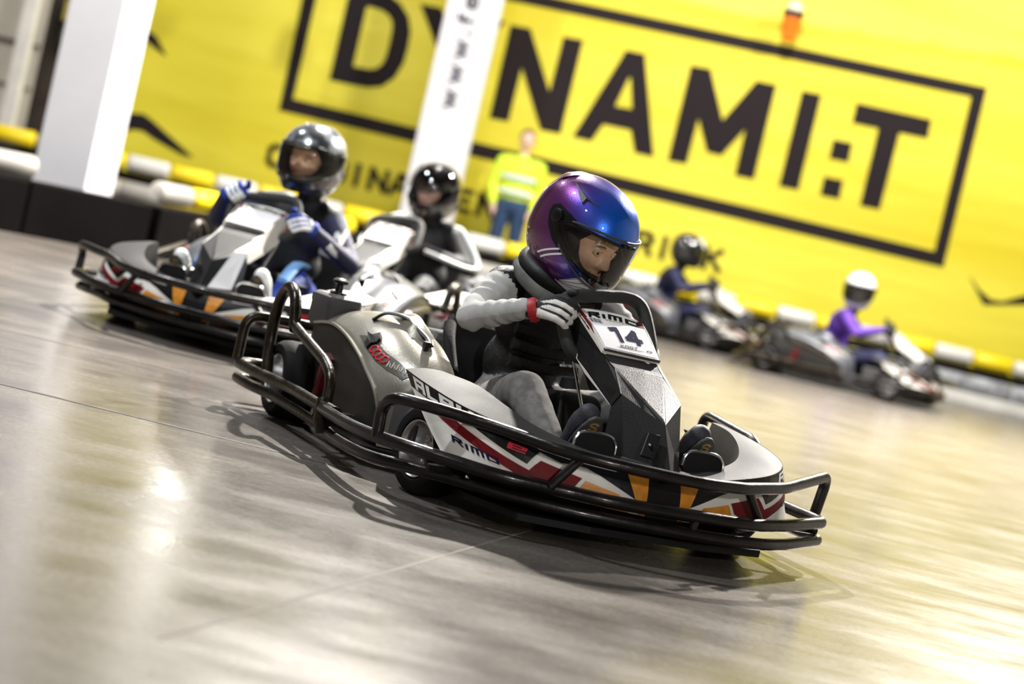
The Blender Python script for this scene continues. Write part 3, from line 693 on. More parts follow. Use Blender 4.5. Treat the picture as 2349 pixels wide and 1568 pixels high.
    bb.add(vs, [(j * n_ + i, j * n_ + i + 1, (j + 1) * n_ + i + 1, (j + 1) * n_ + i) for j in range(len(V) - 1) if V[j] < 1 for i in range(nu)], 0)
    k0 = V.index(1.0)
    vs = [nose_pt(u, v) for v in V[k0:] for u in U]; o_f = len(bb.f)
    bb.add(vs, [(j * n_ + i, j * n_ + i + 1, (j + 1) * n_ + i + 1, (j + 1) * n_ + i) for j in range(len(V) - k0 - 1) for i in range(nu)], 1)
    if white_front:  # uneven light painted in: grey on the driver's right, white on the left
        for k in range(o_f, len(bb.f)):
            if sum(bb.v[i][1] for i in bb.f[k]) / 4 < -.10: bb.m[k] = 3
    # inner wall falling from the inner edge down into the tray, and the lower lip
    inn = [nose_pt(u, 2) for u in U]; dn = [Vector((p.x - .05, p.y * .94, .07)) for p in inn]
    bb.add(inn + dn, [(i, i + 1, n_ + i + 1, n_ + i) for i in range(nu)], 2)
    lo = [nose_pt(u, 0) for u in U]; lo2 = [Vector((p.x - .07, p.y * .88, p.z - .045)) for p in lo]
    bb.add(lo + lo2, [(i, i + 1, n_ + i + 1, n_ + i) for i in range(nu)], 2)
    nose = bb.build('nose_fairing', [M['white'], M['white'] if white_front else M['fender_grey'], M['black_plastic'], M['fender_grey']], K, merge=True, angle=50)
    def deco(name, polys, m, off, both=True, par=nose):
        f = nose_off(off)
        for p in polys:
            q = MB(); decal(q, p, f, .03, .2); q.build(name, m, par, smooth=False)
            q = MB(); decal(q, [(-a, c) for a, c in p], f, .03, .2); q.build(name, m, par, smooth=False)
    deco('black_graphic', [
        [(-1.0, .79), (-.70, .765), (-.645, .73), (-.478, .456), (-.426, .76), (-.37, .68), (-.33, .73), (-.29, .74), (-.245, .66), (-.122, .34), (-.10, .0), (0, .0), (0, 1.0), (-1.0, 1.0)],
        ], M['black_gloss'], .0012)
    deco('red_graphic', [[(-.90, .72), (-.735, .70), (-.478, .352), (-.429, .60), (-.31, .50), (-.346, .263), (-.43, .06), (-.49, .10), (-.56, .25)]], M['red'], .0020)
    deco('orange_graphic', [[(-.345, .16), (-.30, .47), (-.185, .37), (-.15, .0), (-.30, .0)], [(-.155, .97), (-.065, .97), (-.078, .0), (-.108, .0), (-.122, .34)]], M['orange'], .0020)
    deco('white_bar', [[(-.438, .86), (-.334, .86), (-.339, .80), (-.428, .80)], [(-.300, .865), (-.185, .88), (-.19, .84), (-.300, .81)]], M['white'], .0022)
    if mirror_text:
        f = nose_off(.0030); f1 = nose_off(.0022)
        for x0, x1 in ((-.955, -.545), (.545, .955)):
            q = MB(); text_on(q, 'aLPHa', f1, x0, x1, .80, .975, .26, .14, .12, du=.015); q.build('lettering', M['white'], nose, smooth=False)
        for x0, x1 in ((-.535, -.475), (.475, .535)):
            q = MB(); text_on(q, '2', f, x0, x1, .62, .74, .22, .2, .2); q.build('numeral', M['bright_red'], nose, smooth=False)
        for x0, x1 in ((-.80, -.60), (.60, .80)):
            q = MB(); text_on(q, 'rimo', lambda u, v, x0=x0, x1=x1: nose_off(.0022)(u, v + ((u - x0) / (x1 - x0)) * -.06 if x0 < 0 else v + (u - x0) * .15), x0, x1, .33, .44, .24, .22, .15, du=.01)
            q.build('lettering', M['navy'], nose, smooth=False)
    # --- column fairing ---------------------------------------------------
    # half section points (x, y, z), y mirrored
    cf = empty('column_fairing'); cf.parent = K
    TL, TR_ = (-.18, -.125, .645), (-.18, .125, .645)
    Pl = [(-.165, -.125, .640), (.040, -.100, .540)]
    front = MB()
    A_, B_ = Vector((.040, -.100, .540)), Vector((.040, .100, .540))
    prow, prowb = Vector((.337, 0, .394)), Vector((.427, 0, .268))
    m1a, m1b = Vector((.12, -.088, .510)), Vector((.12, .088, .510))
    sa, sb = Vector((.305, -.100, .272)), Vector((.305, .100, .272))
    ga, gb = Vector((.225, -.105, .445)), Vector((.225, .105, .445))
    # front triangular face
    front.add([A_, B_, m1b, m1a], [(0, 1, 2, 3)]); front.add([m1a, m1b, prow], [(0, 1, 2)])
    # lower flanks either side of the prow edge
    for s in (-1, 1):
        y = lambda v: Vector((v.x, abs(v.y) * s, v.z))
        front.add([y(m1a), y(ga), y(sa), prowb, prow], [(0, 1, 2, 3, 4)])
        # base foot flaring out
        front.add([y(sa), prowb, prowb + Vector((.015, 0, -.03)), y(sa) + Vector((.02, .025 * s, -.03))], [(0, 1, 2, 3)])
        bk = Vector((.16, .09 * s, .25))
        front.add([y(ga), y(sa), bk, Vector((.17, .10 * s, .41))], [(0, 1, 2, 3)])
    o = front.build('lower_shell', M['column_grey'], cf, smooth=False, merge=True, bevel=.006)
    # side wings
    for s, mm in ((-1, M['black_plastic']), (1, M['white'])):
        sd = MB(); t1 = [(-.185, .128, .648), (.040, .103, .541), (.12, .091, .511), (.225, .108, .445), (.172, .102, .400), (.0, .115, .462), (-.125, .125, .532), (-.215, .135, .592), (-.235, .135, .618)]
        a = [(x_, y_ * s, z_) for x_, y_, z_ in t1]; c = [(x_, (y_ - .006) * s, z_) for x_, y_, z_ in t1]
        loft(sd, [a, c]); w_ = sd.build('side_wing', M['white'] if white_front else mm, cf, smooth=False)
        q = MB(); yy = .1285
        loft(q, [[(x_, (y_ + .001) * s, z_) for x_, y_, z_ in [(-.235, .137, .618), (-.185, .131, .630), (-.120, .127, .560), (-.125, .128, .532), (-.215, .137, .592)]],
                 [(x_, (y_ + .0025) * s, z_) for x_, y_, z_ in [(-.235, .137, .618), (-.185, .131, .630), (-.120, .127, .560), (-.125, .128, .532), (-.215, .137, .592)]]])
        q.build('red_graphic', M['red'], w_, smooth=False)
        st = [(-.125, .1275, .532), (-.115, .1265, .555), (-.07, .122, .515), (-.065, .122, .500), (.0, .117, .475), (.172, .104, .402), (.0, .1165, .464)]
        q = MB(); loft(q, [[(x_, (y_ + .001) * s, z_) for x_, y_, z_ in st], [(x_, (y_ + .003) * s, z_) for x_, y_, z_ in st]]); q.build('white_stripe', M['white'], w_, smooth=False)
        q = MB(); capsule(q, (-.125, .126 * s, .548), .009, (-.125, .136 * s, .548), .007, 10); q.build('screw', M['chrome'], w_)
    # number plate panel with arched top, in plate coordinates a (across) b (up)
    O_ = Vector((.043, 0, .541)); up_ = Vector((-.205, 0, .100)).normalized(); nn = Vector((.100, 0, .205)).normalized()
    def pf(off): return lambda a, c: O_ + Vector((0, 1, 0)) * (a * (1 + c * .9)) + up_ * c + nn * (off + .006 * math.sin(PI * min(max(c, 0) / .24, 1)))
    arch = [(-.104, 0), (.104, 0), (.104, .215), (.085, .232), (.05, .246), (0, .252), (-.05, .246), (-.085, .232), (-.104, .215)]
    q = MB(); f0 = pf(0); f1 = pf(.008)
    fr = [f1(*p) for p in arch]; bk = [f0(*p) for p in arch]; n = len(arch)
    q.add([f1(*p) for p in arch] + bk, [(i, (i + 1) % n, n + (i + 1) % n, n + i) for i in range(n)]); decal(q, arch, f1, .02, .02)
    plate_o = q.build('front_panel', M['white'], cf, smooth=False)
    for s in (-1, 1):
        q = MB(); decal(q, [(.100 * s, .08), (.100 * s, .215), (.086 * s, .228), (.083 * s, .16)], pf(.0092), .02, .02)
        q.build('red_graphic', M['red'], plate_o, smooth=False)
    q = MB(); text_on(q, 'rimo', lambda a, c: pf(.0095)(a, c - .9 * a * a * 3.0), -.078, .082, .196, .232, .26, .22, .22, du=.01, dv=.01); q.build('lettering', M['black_gloss'], plate_o, smooth=False)
    q = MB(); text_on(q, 'GERMANY', lambda a, c: pf(.0095)(a, c - a * a * 2.0), -.025, .062, .184, .190, .16, .3, 0, du=.02, dv=.02); q.build('small_lettering', M['gold'], plate_o, smooth=False)
    q = MB(); pp = [(-.088, .018), (.094, .012), (.094, .170), (-.088, .176)]
    fA, fB = pf(.009), pf(.0125); decal(q, pp, fB, .03, .03); q.add([fA(*p) for p in pp] + [fB(*p) for p in pp], [(i, (i + 1) % 4, 4 + (i + 1) % 4, 4 + i) for i in range(4)])
    pn = q.build('number_plate', M['white_bright'], cf, smooth=False)
    q = MB()
    if plate: text_on(q, plate, pf(.0135), -.040, .064, .058, .140, .27, .22, 0, du=.03, dv=.03)
    if plate: q.build('number', M['navy'], pn, smooth=False)
    q = MB()
    for i in range(9):
        xx = -.083 + i * .0042; decal(q, [(xx, .148), (xx + .0018 + (.0012 if i % 3 == 0 else 0), .148), (xx + .0018 + (.0012 if i % 3 == 0 else 0), .172), (xx, .172)], pf(.0135), .05, .05)
    text_on(q, 'KaRT', pf(.0135), -.03, .03, .030, .046, .16, .2, .3, du=.05, dv=.05)
    decal(q, [(-.05, .029), (.055, .029), (.058, .031), (-.02, .0325)], pf(.0135), .05, .05)
    for k in range(10):
        a0, a1 = 2 * PI * k / 10, 2 * PI * (k + 1) / 10
        decal(q, [(.073 + .011 * math.cos(a0), .036 + .006 * math.sin(a0)), (.073 + .011 * math.cos(a1), .036 + .006 * math.sin(a1)), (.073 + .006 * math.cos(a1), .036 + .002 * math.sin(a1)), (.073 + .006 * math.cos(a0), .036 + .002 * math.sin(a0))], pf(.0135), .05, .05)
    q.build('printed_marks', M['black_gloss'], pn, smooth=False)
    q = MB(); tube(q, [pf(.012)(-.098, .004), pf(.012)(.1, -.002)], .005, 8); q.build('plate_clamp', M['grey_plastic'], cf)
    # recess with bolt
    q = MB(); c0 = Vector((.375, -.052, .325)); R_ = Matrix.Rotation(math.radians(18), 3, 'Y') @ Matrix.Rotation(math.radians(-25), 3, 'Z')
    q = MB(); box(q, c0 + Vector((.002, -.004, 0)), (.010, .040, .085), Matrix.Rotation(math.radians(-40), 3, 'Z') @ Matrix.Rotation(math.radians(-38), 3, 'Y')); q.build('recess', M['black_gloss'], cf, smooth=False, bevel=.003)
    if white_front:
        q = MB(); loft(q, [[(x_, y_ + .002, z_ + .002) for x_, y_, z_ in [(.06, .1, .53), (.225, .107, .447), (.307, .102, .275), (.40, .03, .27), (.26, .06, .44)]], [(x_ + .004, y_ + .006, z_ + .004) for x_, y_, z_ in [(.06, .1, .53), (.225, .107, .447), (.307, .102, .275), (.40, .03, .27), (.26, .06, .44)]]]); q.build('white_flank', M['white_bright'], cf, smooth=False)
    q = MB(); capsule(q, c0 + Vector((.004, -.008, .003)), .007, c0 + Vector((.012, -.014, .004)), .005, 10); q.build('bolt', M['chrome'], cf)
    # --- steering ----------------------------------------------------------
    sw = empty('steering_wheel'); sw.parent = K
    C0 = Vector((-.150, 0, .607)); U_ = Vector((-.52, 0, .85)).normalized(); L_ = Vector((0, 1, 0)); st_ = math.radians(10)
    L2 = L_ * math.cos(st_) + U_ * math.sin(st_); U2 = -L_ * math.sin(st_) + U_ * math.cos(st_)
    rp_ = []
    for k in range(40):
        a = 2 * PI * k / 40; cc, ss = math.cos(a), math.sin(a)
        ex = 2 / 4.2
        rp_.append(C0 + L2 * (.160 * abs(cc) ** ex * (1 if cc > 0 else -1)) + U2 * (.112 * abs(ss) ** ex * (1 if ss > 0 else -1)))
    q = MB(); tube(q, rp_, .0215, 12, closed=True); q.build('rim', M['grip'], sw)
    q = MB(); hub = C0 + U_.cross(L_) * 0
    N_ = L_.cross(U_)
    if N_.x < 0: N_ = -N_
    for dx, dy in ((-.15, .01), (.15, .01), (0, -.105)):
        tube(q, [C0, C0 + L2 * dx + U2 * dy], .008, 8, flat=(1, 1.4))
    tube(q, [C0 - N_ * .02, C0 + N_ * .006], .030, 14); q.build('spokes', M['black_plastic'], sw)
    q = MB(); tube(q, [C0 - N_ * .005, (-.06, 0, .50), (.02, 0, .42), (.30, 0, .16)], .012, 10); q.build('steering_column', M['tube'], K)
    q = MB()
    for s in (-1, 1): tube(q, [(-.20, .10 * s, .56), (.02, .085 * s, .30), (.02, .12 * s, .10)], .006, 8)
    q.build('column_support', M['chrome'], K)
    # --- side covers ---------------------------------------------------------
    PX = [-1.17, -1.0, -.85, -.70, -.60, -.52, -.47, -.45]; XI = [-1.17, -1.0, -.85, -.68, -.56, -.46, -.40, -.365]
    ZO = [.36, .38, .365, .325, .285, .235, .17, .10]; ZI = [.42, .45, .465, .445, .405, .355, .29, .12]
    YO = [-.585] * 5 + [-.575, -.565, -.56]; YI = [-.35, -.36, -.375, -.38, -.38, -.385, -.39, -.39]
    def lr(L, t):
        n = len(L) - 1; i = max(0, min(int(t), n - 1)); f = t - i; p1, p2 = L[i], L[i + 1]
        p0 = L[i - 1] if i else 2 * p1 - p2; p3 = L[i + 2] if i + 2 <= n else 2 * p2 - p1
        return .5 * (2 * p1 + (p2 - p0) * f + (2 * p0 - 5 * p1 + 4 * p2 - p3) * f * f + (3 * p1 - p0 - 3 * p2 + p3) * f ** 3)
    def pod(a, c):
        t = a * 7; bl = .030 * math.sin(PI * min(1, max(0, c))) * (1 if t < 6 else max(0, 7 - t))
        x_ = lr(PX, t) * (1 - c) + lr(XI, t) * c; y_ = lr(YO, t) * (1 - c) + lr(YI, t) * c; z_ = lr(ZO, t) * (1 - c) + lr(ZI, t) * c
        return Vector((x_ + bl * .3, y_ - bl * .3, z_ + bl))
    for s in (-1, 1):
        def ps(a, c, off=0.0):
            p = pod(a, c); e = .01
            if off:
                n = (pod(a + e, c) - pod(a - e, c)).cross(pod(a, c + e) - pod(a, c - e)).normalized()
                if n.z < 0: n = -n
                p = p + n * off
            return Vector((p.x, -p.y, p.z)) if s > 0 else p
        q = MB(); na = 42; AS = [k / na for k in range(na + 1)]; CS = [k / 12 for k in range(13)]
        top = [ps(a, c) for c in CS for a in AS]; n1 = na + 1
        q.add(top, [(j * n1 + i, j * n1 + i + 1, (j + 1) * n1 + i + 1, (j + 1) * n1 + i) for j in range(12) for i in range(na)], 0)
        O_e = [ps(a, 0) for a in AS]; lowO = [Vector((p.x - .004, p.y + .012 * s, .09)) for p in O_e]
        midO = [Vector((p.x + .004, p.y + .010 * s, p.z * .45 + .05)) for p in O_e]
        q.add(O_e + midO + lowO, [(r * n1 + i, r * n1 + i + 1, (r + 1) * n1 + i + 1, (r + 1) * n1 + i) for r in range(2) for i in range(na)], 1)
        I_e = [ps(a, 1) for a in AS]; lowI = [Vector((p.x, p.y - .07 * s, .10)) for p in I_e]; midI = [Vector((p.x, p.y - .055 * s, p.z - .03)) for p in I_e]
        q.add(I_e + midI + lowI, [(r * n1 + i, r * n1 + i + 1, (r + 1) * n1 + i + 1, (r + 1) * n1 + i) for r in range(2) for i in range(na)], 0)
        bk = [ps(0, c) for c in CS]; bl_ = [Vector((p.x, p.y, .10)) for p in bk]
        q.add(bk + bl_, [(i, i + 1, 13 + i + 1, 13 + i) for i in range(12)], 1)
        fk = [ps(1, c) for c in CS]; fl_ = [Vector((p.x + .01, p.y, .07)) for p in fk]
        q.add(fk + fl_, [(i, i + 1, 13 + i + 1, 13 + i) for i in range(12)], 0)
        sc_o = q.build('side_cover', [cover_m, M['cover_side_shaded']], K, merge=True, angle=50)
        lip = [ps(a, 0, .002) for a in AS[:40]]
        q = MB(); tube(q, lip, .006, 8); q.build('cover_lip', cover_m, sc_o)
        q = MB(); decal(q, [(.341, .129), (.379, .228), (.46, .27), (.542, .30), (.65, .41), (.762, .522), (.759, .373), (.65, .22), (.55, .137), (.417, .103)], lambda a, c: ps(a, c, .002), .02, .05)
        bd = q.build('dark_band', M['band_grey'], sc_o, smooth=False)
        for (a0, c0) in ((.475, .19), (.515, .20), (.55, .215), (.585, .25)):
            lp = [ps(a0 + .020 * math.cos(t * PI / 6) + .004 * math.sin(t * PI / 6), c0 + .055 * math.sin(t * PI / 6), .004) for t in range(12)]
            q = MB(); tube(q, lp, .0030, 6, closed=True); q.build('red_loop', M['bright_red'], bd)
        for k in range(5):
            a0, c0 = .62 + k * .026, .25 + k * .048
            q = MB(); tube(q, [ps(a0 - .01, c0 + .05, .003), ps(a0 + .012, c0 - .02, .003), ps(a0 + .006, c0 + .05, .003), ps(a0 + .026, c0 + .02, .003)], .0020, 6); q.build('white_script', M['white'], bd)
        la = [(.365, .235), (.395, .258), (.410, .36), (.443, .315), (.453, .252), (.437, .194), (.445, .125), (.409, .132), (.397, .195)]
        q = MB(); pa = [ps(a, c, .001) for a, c in la]; pb = [ps(a, c, .012) for a, c in la]; nl = len(la)
        for t in tri2(la): q.add([pb[i] for i in t], [(0, 1, 2)])
        q.add(pa + pb, [(i, (i + 1) % nl, nl + (i + 1) % nl, nl + i) for i in range(nl)]); q.build('latch', M['black_gloss'], sc_o, smooth=False)
        q = MB(); sp_ = spline([ps(.30, .40, .004), ps(.32, .60, .020), ps(.38, .80, .022), ps(.46, .86, .014), ps(.53, .92, .010), ps(.58, .90, .010)], 6)
        tube(q, sp_, .013, 8, flat=(.45, 1.0)); so = q.build('strap', M['black_gloss'], sc_o)
        q = MB(); c_ = ps(.575, .86, .012); box(q, c_, (.030, .022, .018)); box(q, c_ + Vector((.010, -.006 * -s, -.022)), (.012, .016, .030)); q.build('buckle', M['black_plastic'], so, smooth=False, bevel=.003)
        q = MB()
        ridge = [[ps(a, .62 + .0 * k, .002 + hh) for a in [.28 + .03 * i for i in range(9)]] for k, hh in ((0, 0), (1, 0))]
        loft(q, [[ps(.27 + .03 * i, .70, .0) for i in range(9)], [ps(.27 + .03 * i, .80, .028 * math.sin(PI * i / 8)) for i in range(9)], [ps(.27 + .03 * i, .95, .034 * math.sin(PI * i / 8)) for i in range(9)], [ps(.27 + .03 * i, 1.05, .0) for i in range(9)]], closed=False, cap=False)
        q.build('grab_handle', cover_m, sc_o)
        # cap with T knob ahead of the cover
        q = MB(); kc = Vector((.01, .31 * (1 if s > 0 else -1), .30)); lathe(q, [(-.06, 0), (-.06, .03), (-.01, .032), (0, .028), (0, .012), (.03, .010), (.042, .030), (.052, .036), (.058, .0)], c=kc, axis='z', seg=18)
        if s > 0: q.build('starter_knob', M['black_gloss'], K)
    # rear box with knob
    bx = MB(); R_ = Matrix.Rotation(math.radians(8), 3, 'Z')
    c_ = Vector((-1.165, -.525, .428))
    def bl(sx, sy, z, r=.02):
        pts = []
        for qx, qy, a0 in ((1, 1, 0), (-1, 1, 90), (-1, -1, 180), (1, -1, 270)):
            for k in range(5):
                a = math.radians(a0 + k * 22.5); pts.append(c_ + R_ @ Vector((qx * (sx / 2 - r) + r * math.cos(a), qy * (sy / 2 - r) + r * math.sin(a), z)))
        return pts
    loft(bx, [bl(.13, .12, -.075), bl(.145, .135, -.06), bl(.145, .135, .005), bl(.150, .140, .012), bl(.146, .136, .035), bl(.12, .11, .045)]); ro = bx.build('rear_box', M['grey_plastic'], K)
    q = MB(); lathe(q, [(.04, 0), (.04, .032), (.052, .030), (.054, .014), (.078, .012), (.084, .027), (.094, .029), (.102, .018), (.103, 0)], c=c_, axis='z', seg=18); q.build('knob', M['black_gloss'], ro)
    # rear engine deck behind the seat
    q = MB(); loft(q, [[(-1.22, -.27, .12), (-.82, -.27, .12), (-.82, .27, .12), (-1.22, .27, .12)], [(-1.22, -.27, .38), (-.86, -.27, .40), (-.86, .27, .40), (-1.22, .27, .38)], [(-1.18, -.24, .42), (-.90, -.24, .44), (-.90, .24, .44), (-1.18, .24, .42)]])
    q.build('engine_deck', M['fender_grey'], K, smooth=False, bevel=.012)
    # --- seat -------------------------------------------------------------
    q = MB(); loops = []
    prof = [(-.42, .22, .10, .16), (-.55, .26, .09, .20), (-.68, .27, .10, .26), (-.76, .27, .20, .36), (-.80, .26, .34, .46), (-.83, .24, .47, .50)]
    for x_, hw, zb, ze in prof:
        lp = []
        for k in range(13):
            a = PI * k / 12; yy = -hw * math.cos(a); lp.append((x_ - (0 if zb > .15 else 0), yy, ze - (ze - zb) * math.sin(a) ** .6))
        loops.append(lp)
    inner = [[(p[0] + .012, p[1] * .95, p[2] + .012) for p in l] for l in loops]
    loft(q, loops, closed=False, cap=False); loft(q, inner, closed=False, cap=False)
    for k in (0, 12): loft(q, [[l[k] for l in loops], [l[k] for l in inner]], closed=False, cap=False)
    loft(q, [loops[-1], inner[-1]], closed=False, cap=False)
    seat = q.build('seat', M['black_plastic'], K)
    for s in (-1, 1):
        q = MB(); tube(q, spline([(-.78, .25 * s, .475), (-.70, .275 * s, .42), (-.60, .285 * s, .33)], 5), .022, 10); q.build('seat_bolster', M['rubber'], seat)
    q = MB(); loft(q, [[(-.46, -.10, .065), (-.14, -.09, .065), (-.14, .09, .065), (-.46, .10, .065)], [(-.44, -.09, .33), (-.20, -.08, .36), (-.20, .08, .36), (-.44, .09, .33)], [(-.42, -.07, .35), (-.22, -.06, .38), (-.22, .06, .38), (-.42, .07, .35)]]); q.build('centre_tank', M['black_plastic'], K, smooth=False, bevel=.012)
    # --- pedals -----------------------------------------------------------
    for s in (-1, 1):
        pd = empty('pedal'); pd.parent = K; y0 = .19 * s
        outl = [(y0 - .07, .275), (y0 - .065, .305), (y0 - .04, .322), (y0 + .04, .322), (y0 + .07, .300), (y0 + .075, .27), (y0 + .05, .252), (y0 - .05, .252)]
        q = MB(); loft(q, [[(.285, a, c) for a, c in outl], [(.272, a, c) for a, c in outl]]); q.build('pad', M['black_plastic'], pd, smooth=False)
        q = MB(); tube(q, spline([(.287, a, c) for a, c in outl[:6]], 5), .005, 8); q.build('chrome_edge', M['chrome'], pd)
        q = MB(); tube(q, [(.28, y0, .26), (.25, y0, .08)], .010, 8); q.build('arm', M['tube'], pd)
    # --- wheels ------------------------------------------------------------
    for (x_, y_, hw, r, st) in ((-.065, -.535, .062, .140, 12), (-.065, .535, .062, .140, 12), (-1.17, -.60, .09, .140, 0), (-1.17, .60, .09, .140, 0)):
        s = 1 if y_ > 0 else -1
        wh = empty('wheel', (x_, y_, r)); wh.parent = K; wh.rotation_euler = (0, 0, math.radians(st))
        q = MB(); lathe(q, [(-hw * .8, r * .60), (-hw, r * .68), (-hw, r * .86), (-hw * .82, r * .965), (-hw * .5, r), (hw * .5, r), (hw * .82, r * .965), (hw, r * .86), (hw, r * .68), (hw * .8, r * .60)], seg=40, closed=True); q.build('tyre', M['rubber'], wh)
        q = MB(); o_ = s * hw
        lathe(q, [(o_ * .86, r * .63), (o_ * .99, r * .625), (o_ * 1.0, r * .60), (o_ * .92, r * .57), (o_ * .5, r * .53), (-o_ * .15, r * .47), (-o_ * .35, r * .35), (-o_ * .38, 0)], seg=40)
        lathe(q, [(o_ * .86, r * .62), (-o_ * .9, r * .62)], seg=36)
        rim = q.build('wheel_rim', M['alu'], wh)
        q = MB(); lathe(q, [(-o_ * .35, .034), (o_ * .2, .028), (o_ * .45, .018), (o_ * .45, 0)], seg=18)
        q.build('hub', M['chrome'], wh)
        for k in range(3):
            q = MB(); a = 2 * PI * k / 3; capsule(q, (.045 * math.cos(a), o_ * .02, .045 * math.sin(a)), .006, (.045 * math.cos(a), o_ * .2, .045 * math.sin(a)), .005, 8); q.build('wheel_nut', M['chrome'], wh)
    # red spring-like caliper behind the rear wheel guard
    q = MB(); box(q, (-.93, -.60, .22), (.05, .03, .12), Matrix.Rotation(.3, 3, 'Y')); tube(q, [(-.90, -.62, .26), (-.92, -.62, .13)], .012, 8); q.build('brake_part', mat('brake_red', (.09, .004, .008), .4), K, smooth=False)
    # mud wall ahead of the rear wheel: black flap
    for s in (-1, 1):
        q = MB(); box(q, (-.20, .585 * s, .19), (.20, .015, .15)); q.build('wheel_flap', M['grey_plastic'], K, smooth=False, bevel=.01)
    return K

def place(o, yaw_deg, X, D):
    o.location = (X, D, 0); o.rotation_euler = (0, 0, -math.radians(yaw_deg))

kart = build_kart()
tag(kart, 'black and silver rental kart numbered 14 in the foreground', 'go-kart', 'racing karts on the indoor track')
place(kart, 63.8, .3486, 5.911)
kart_w = build_kart(plate='', white_front=True)
tag(kart_w, 'white fronted kart following at left with a blue suited driver', 'go-kart', 'racing karts on the indoor track')
place(kart_w, 103, -1.29, 8.68)
KP = {}
for key, (lab, yaw, X, D) in {'k3': ('blurred kart behind the blue suited driver, driven by person in black tracksuit', 108, -.87, 11.05),
                              'k4': ('distant kart at right driven by person in white helmet', 12, 3.57, 17.8),
                              'k5': ('farthest kart, driven by person in navy right of the foreground helmet', 10, 2.03, 19.45)}.items():
    c = copy_tree(kart_w); tag(c, lab, 'go-kart', 'racing karts on the indoor track'); place(c, yaw, X, D)

# ================================================================== PEOPLE
def head_dir(az, el): return Vector((math.cos(el) * math.cos(az), math.cos(el) * math.sin(az), math.sin(el)))
def shell_pt(az, el, k=1.0):
    d = head_dir(az, el)
    rx = .160 if d.x > 0 else .165; ry = .132; rz = .150 if d.z > 0 else .175
    p = 2.25
    r = (abs(d.x / rx) ** p + abs(d.y / ry) ** p + abs(d.z / rz) ** p) ** (-1 / p)
    # chin bar juts forward
    fr = max(0, math.cos(az)) ** 2
    lowz = max(0, min(1, (-el - .15) / .35))
    r *= 1 + .10 * fr * lowz
    q = d * r * k
    # spoiler bump at the back of the crown
    if q.z < -.148 * k: q.z = -.148 * k - (abs(q.z) - .148 * k) * .05
    return q
AZP = math.radians(86)
def port(az, up):
    t = min(1, abs(az) / AZP)
    c = math.radians(-4 + 6 * t)
    wdt = math.radians(19) * (1 - t ** 3.2) if t < 1 else 0
    return c + wdt if up else c - wdt * 1.15
